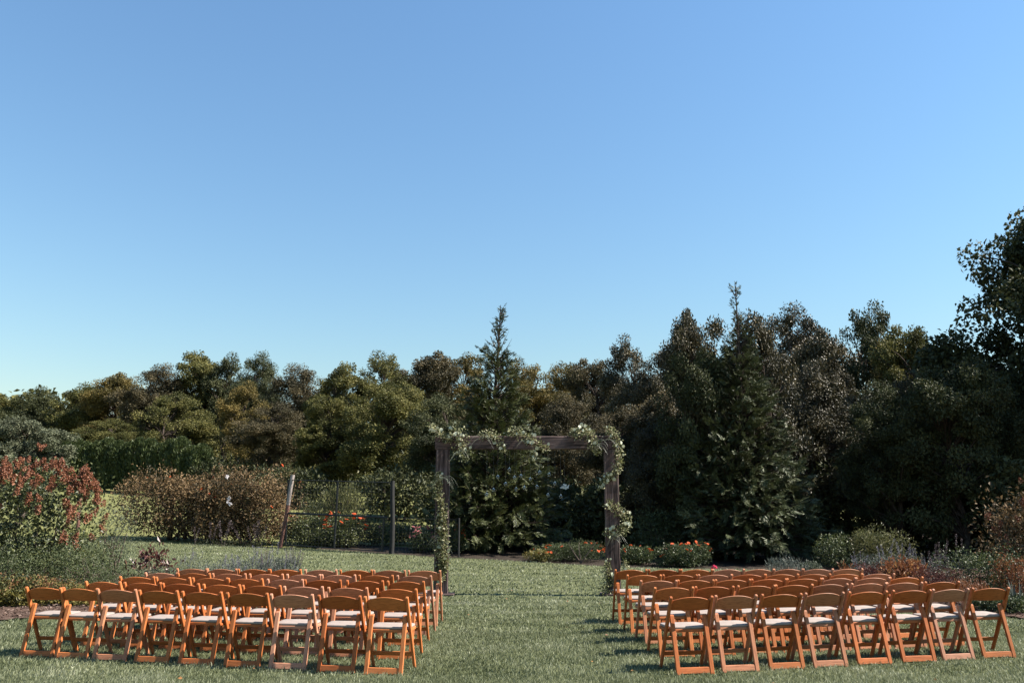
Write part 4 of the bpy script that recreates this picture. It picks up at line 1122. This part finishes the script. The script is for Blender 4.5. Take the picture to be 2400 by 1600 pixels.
blades('iris_plant', 'tuft of long sword leaves at the right edge', 2385, 14.0, 1338, 0.32, 22, SH['lav'], 50)
blades('iris_plant', 'thin grassy tuft behind the rightmost chair', 2330, 14.2, 1360, 0.35, 16, SH['yellow'], 51)

# clipped arborvitae hedge, each tree its own
def arborvitae(seed):
    r_ = np.random.default_rng(seed); g = Geo(); gt = Geo(); H, Rr = 3.6, 0.85
    tube(gt, [(0, 0, 0), (0, 0, H * 0.8)], [0.08, 0.02], 6)
    n = 4200
    f = r_.uniform(0.02, 1, n); a = r_.uniform(0, 2 * math.pi, n)
    rad = Rr * np.interp(f, [0, 0.15, 0.7, 0.92, 1], [0.8, 1, 0.9, 0.55, 0.1]) * (0.86 + 0.14 * np.sin(a * 5 + f * 9)) * r_.uniform(0.75, 1.08, n)
    P = np.stack([np.cos(a) * rad, np.sin(a) * rad, f * H], 1)
    out = np.stack([np.cos(a), np.sin(a), np.zeros(n)], 1)
    sz = r_.uniform(0.14, 0.32, n)
    add_leaves(g, P, unit(out + r_.normal(0, .5, (n, 3))), unit(out * 0.4 + r_.normal(0, .25, (n, 3)) + np.array([[0, 0, 1.0]])), sz, sz * 0.4, np.clip(r_.normal(0.45, 0.2, n), 0, 1))
    return gt.mesh('trunk', M_bark), g.mesh('crown', LEAF['cyp'])
AV = [arborvitae(71), arborvitae(72)]
LEAF['hedge'] = leaf_mat('hedge sprays', [(0.022, 0.034, 0.012), (0.058, 0.078, 0.028), (0.12, 0.14, 0.055)], 0.5, 0.3, 0.2, 0.8, 0.3)
nh = 16
for i in range(nh):
    px = 98 + i * 24.5; d = 58 - i * 0.5
    p = on_ground(px, d); h = at_y(px, 1036 + 9 * math.sin(i * 1.9) + 5 * math.sin(i * 4.3) + (6 if i > 13 else 0), d).z - p.z
    o = empty('arborvitae', p, i * 1.7)
    tm, cm = AV[i % 2]
    for nm, me, mt in (('trunk', tm, M_bark), ('crown', cm, LEAF['hedge'])):
        c = link(nm, me, o, mt); c.scale = (1.0, 1.0, h / 3.6)
    nth = ['leftmost', 'second', 'third', 'fourth', 'fifth', 'sixth', 'seventh', 'eighth', 'ninth', 'tenth', 'eleventh', 'twelfth', 'thirteenth', 'fourteenth', 'fifteenth', 'rightmost'][i]
    tag(o, f'green columnar hedge tree, {nth}' + (' of the row' if i in (0, nh - 1) else ' from the left in the row'), 'hedge tree', 'arborvitae hedge on the left')

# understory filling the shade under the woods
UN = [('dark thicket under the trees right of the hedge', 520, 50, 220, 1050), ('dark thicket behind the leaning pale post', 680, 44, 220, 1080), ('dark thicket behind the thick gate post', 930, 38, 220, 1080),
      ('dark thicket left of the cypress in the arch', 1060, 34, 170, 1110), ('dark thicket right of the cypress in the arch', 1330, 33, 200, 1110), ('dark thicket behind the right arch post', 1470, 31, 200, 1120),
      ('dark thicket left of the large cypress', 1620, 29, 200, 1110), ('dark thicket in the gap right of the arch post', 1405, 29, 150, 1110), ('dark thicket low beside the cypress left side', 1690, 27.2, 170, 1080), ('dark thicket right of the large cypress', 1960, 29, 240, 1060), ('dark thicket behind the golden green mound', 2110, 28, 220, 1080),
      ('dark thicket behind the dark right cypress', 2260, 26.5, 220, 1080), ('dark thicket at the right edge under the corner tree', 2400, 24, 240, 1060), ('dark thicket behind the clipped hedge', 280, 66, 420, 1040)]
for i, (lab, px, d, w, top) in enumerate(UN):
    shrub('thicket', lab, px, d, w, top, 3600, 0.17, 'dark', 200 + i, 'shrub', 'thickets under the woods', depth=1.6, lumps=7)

# bare branches lying at the lawn edge inside the arch, and a posy on a chair
o = empty('bare_branch', on_ground(1362, 23.9)); tag(o, 'forked bare dark branch in front of the feathery bush in the arch', 'branch')
for dx, dz in ((-0.35, 0.55), (-0.05, 0.6), (0.45, 0.6)):
    g = Geo(); limb(g, (0, 0, 0), (dx, 0, dz), 0.022, 0.008, np.random.default_rng(int(abs(dx) * 100)), 0); link('twig', g.mesh('twig', M_twig), o)
c, X, Y = chair_spots[(1, 4, 4)]
pz = c - X * 0.2 - Y * 0.19 + Vector((0, 0, 0.76))
o = empty('flower_posy', pz); tag(o, 'small magenta flower posy tied to a chair in the row by the arch', 'posy')
for k, (dx, dz) in enumerate(((-0.02, 0.03), (0.03, 0.045), (0.005, 0.06))):
    f = link('bloom', FL['magenta'], o, loc=(dx, 0.06, dz)); f.scale = (0.03, 0.03, 0.03)
g = Geo(); tube(g, [(0, 0.06, -0.10), (0, 0.06, 0.03)], [0.006, 0.006], 5); link('stem', g.mesh('stem', M_stem), o)

# bark chips on the mulch
g = Geo(); n = 9000; r_ = np.random.default_rng(505)
x = np.where(r_.random(n) < 0.6, r_.uniform(-11.5, -4, n), r_.uniform(6, 11, n)); y = r_.uniform(12, 16, n)
k = (x < left_bed(x, y) - 0.03) | (x > right_bed(x, y) + 0.03); x, y = x[k], y[k]; n = len(x)
P = np.stack([x, y, ground_z(x, y) + r_.uniform(0.03, 0.05, n)], 1)
add_leaves(g, P, unit(r_.normal(0, .5, (n, 3)) + np.array([[0, 0, 1.0]])), r_.normal(0, 1, (n, 3)) * np.array([[1, 1, 0.3]]), r_.uniform(0.03, 0.09, n), r_.uniform(0.015, 0.035, n), r_.uniform(0, 1, n))
M_chip = leaf_mat('bark chips', [(0.03, 0.018, 0.014), (0.10, 0.066, 0.05), (0.21, 0.155, 0.13)], 0.85, 0.1, 0.0)
tag(link('bark_chips', g.mesh('bark_chips', M_chip)), 'loose brown bark chips covering the mulch beds', 'bark chips', kind='stuff')

# a few fallen leaves on the grass
g = Geo(); n = 70; r_ = np.random.default_rng(404)
y = r_.uniform(7.2, 20, n); x = r_.uniform(-0.5, 0.5, n) * y * 1.1
P = np.stack([x, y, ground_z(x, y) + 0.035], 1)
add_leaves(g, P, unit(r_.normal(0, .4, (n, 3)) + np.array([[0, -0.3, 1.0]])), r_.normal(0, 1, (n, 3)) * np.array([[1, 1, 0.2]]), r_.uniform(0.03, 0.06, n), r_.uniform(0.02, 0.035, n), r_.uniform(0, 1, n))
tag(link('fallen_leaves', g.mesh('fallen_leaves', SH['rust'])), 'scattered small dry leaves lying on the mown grass', 'leaves', kind='stuff')
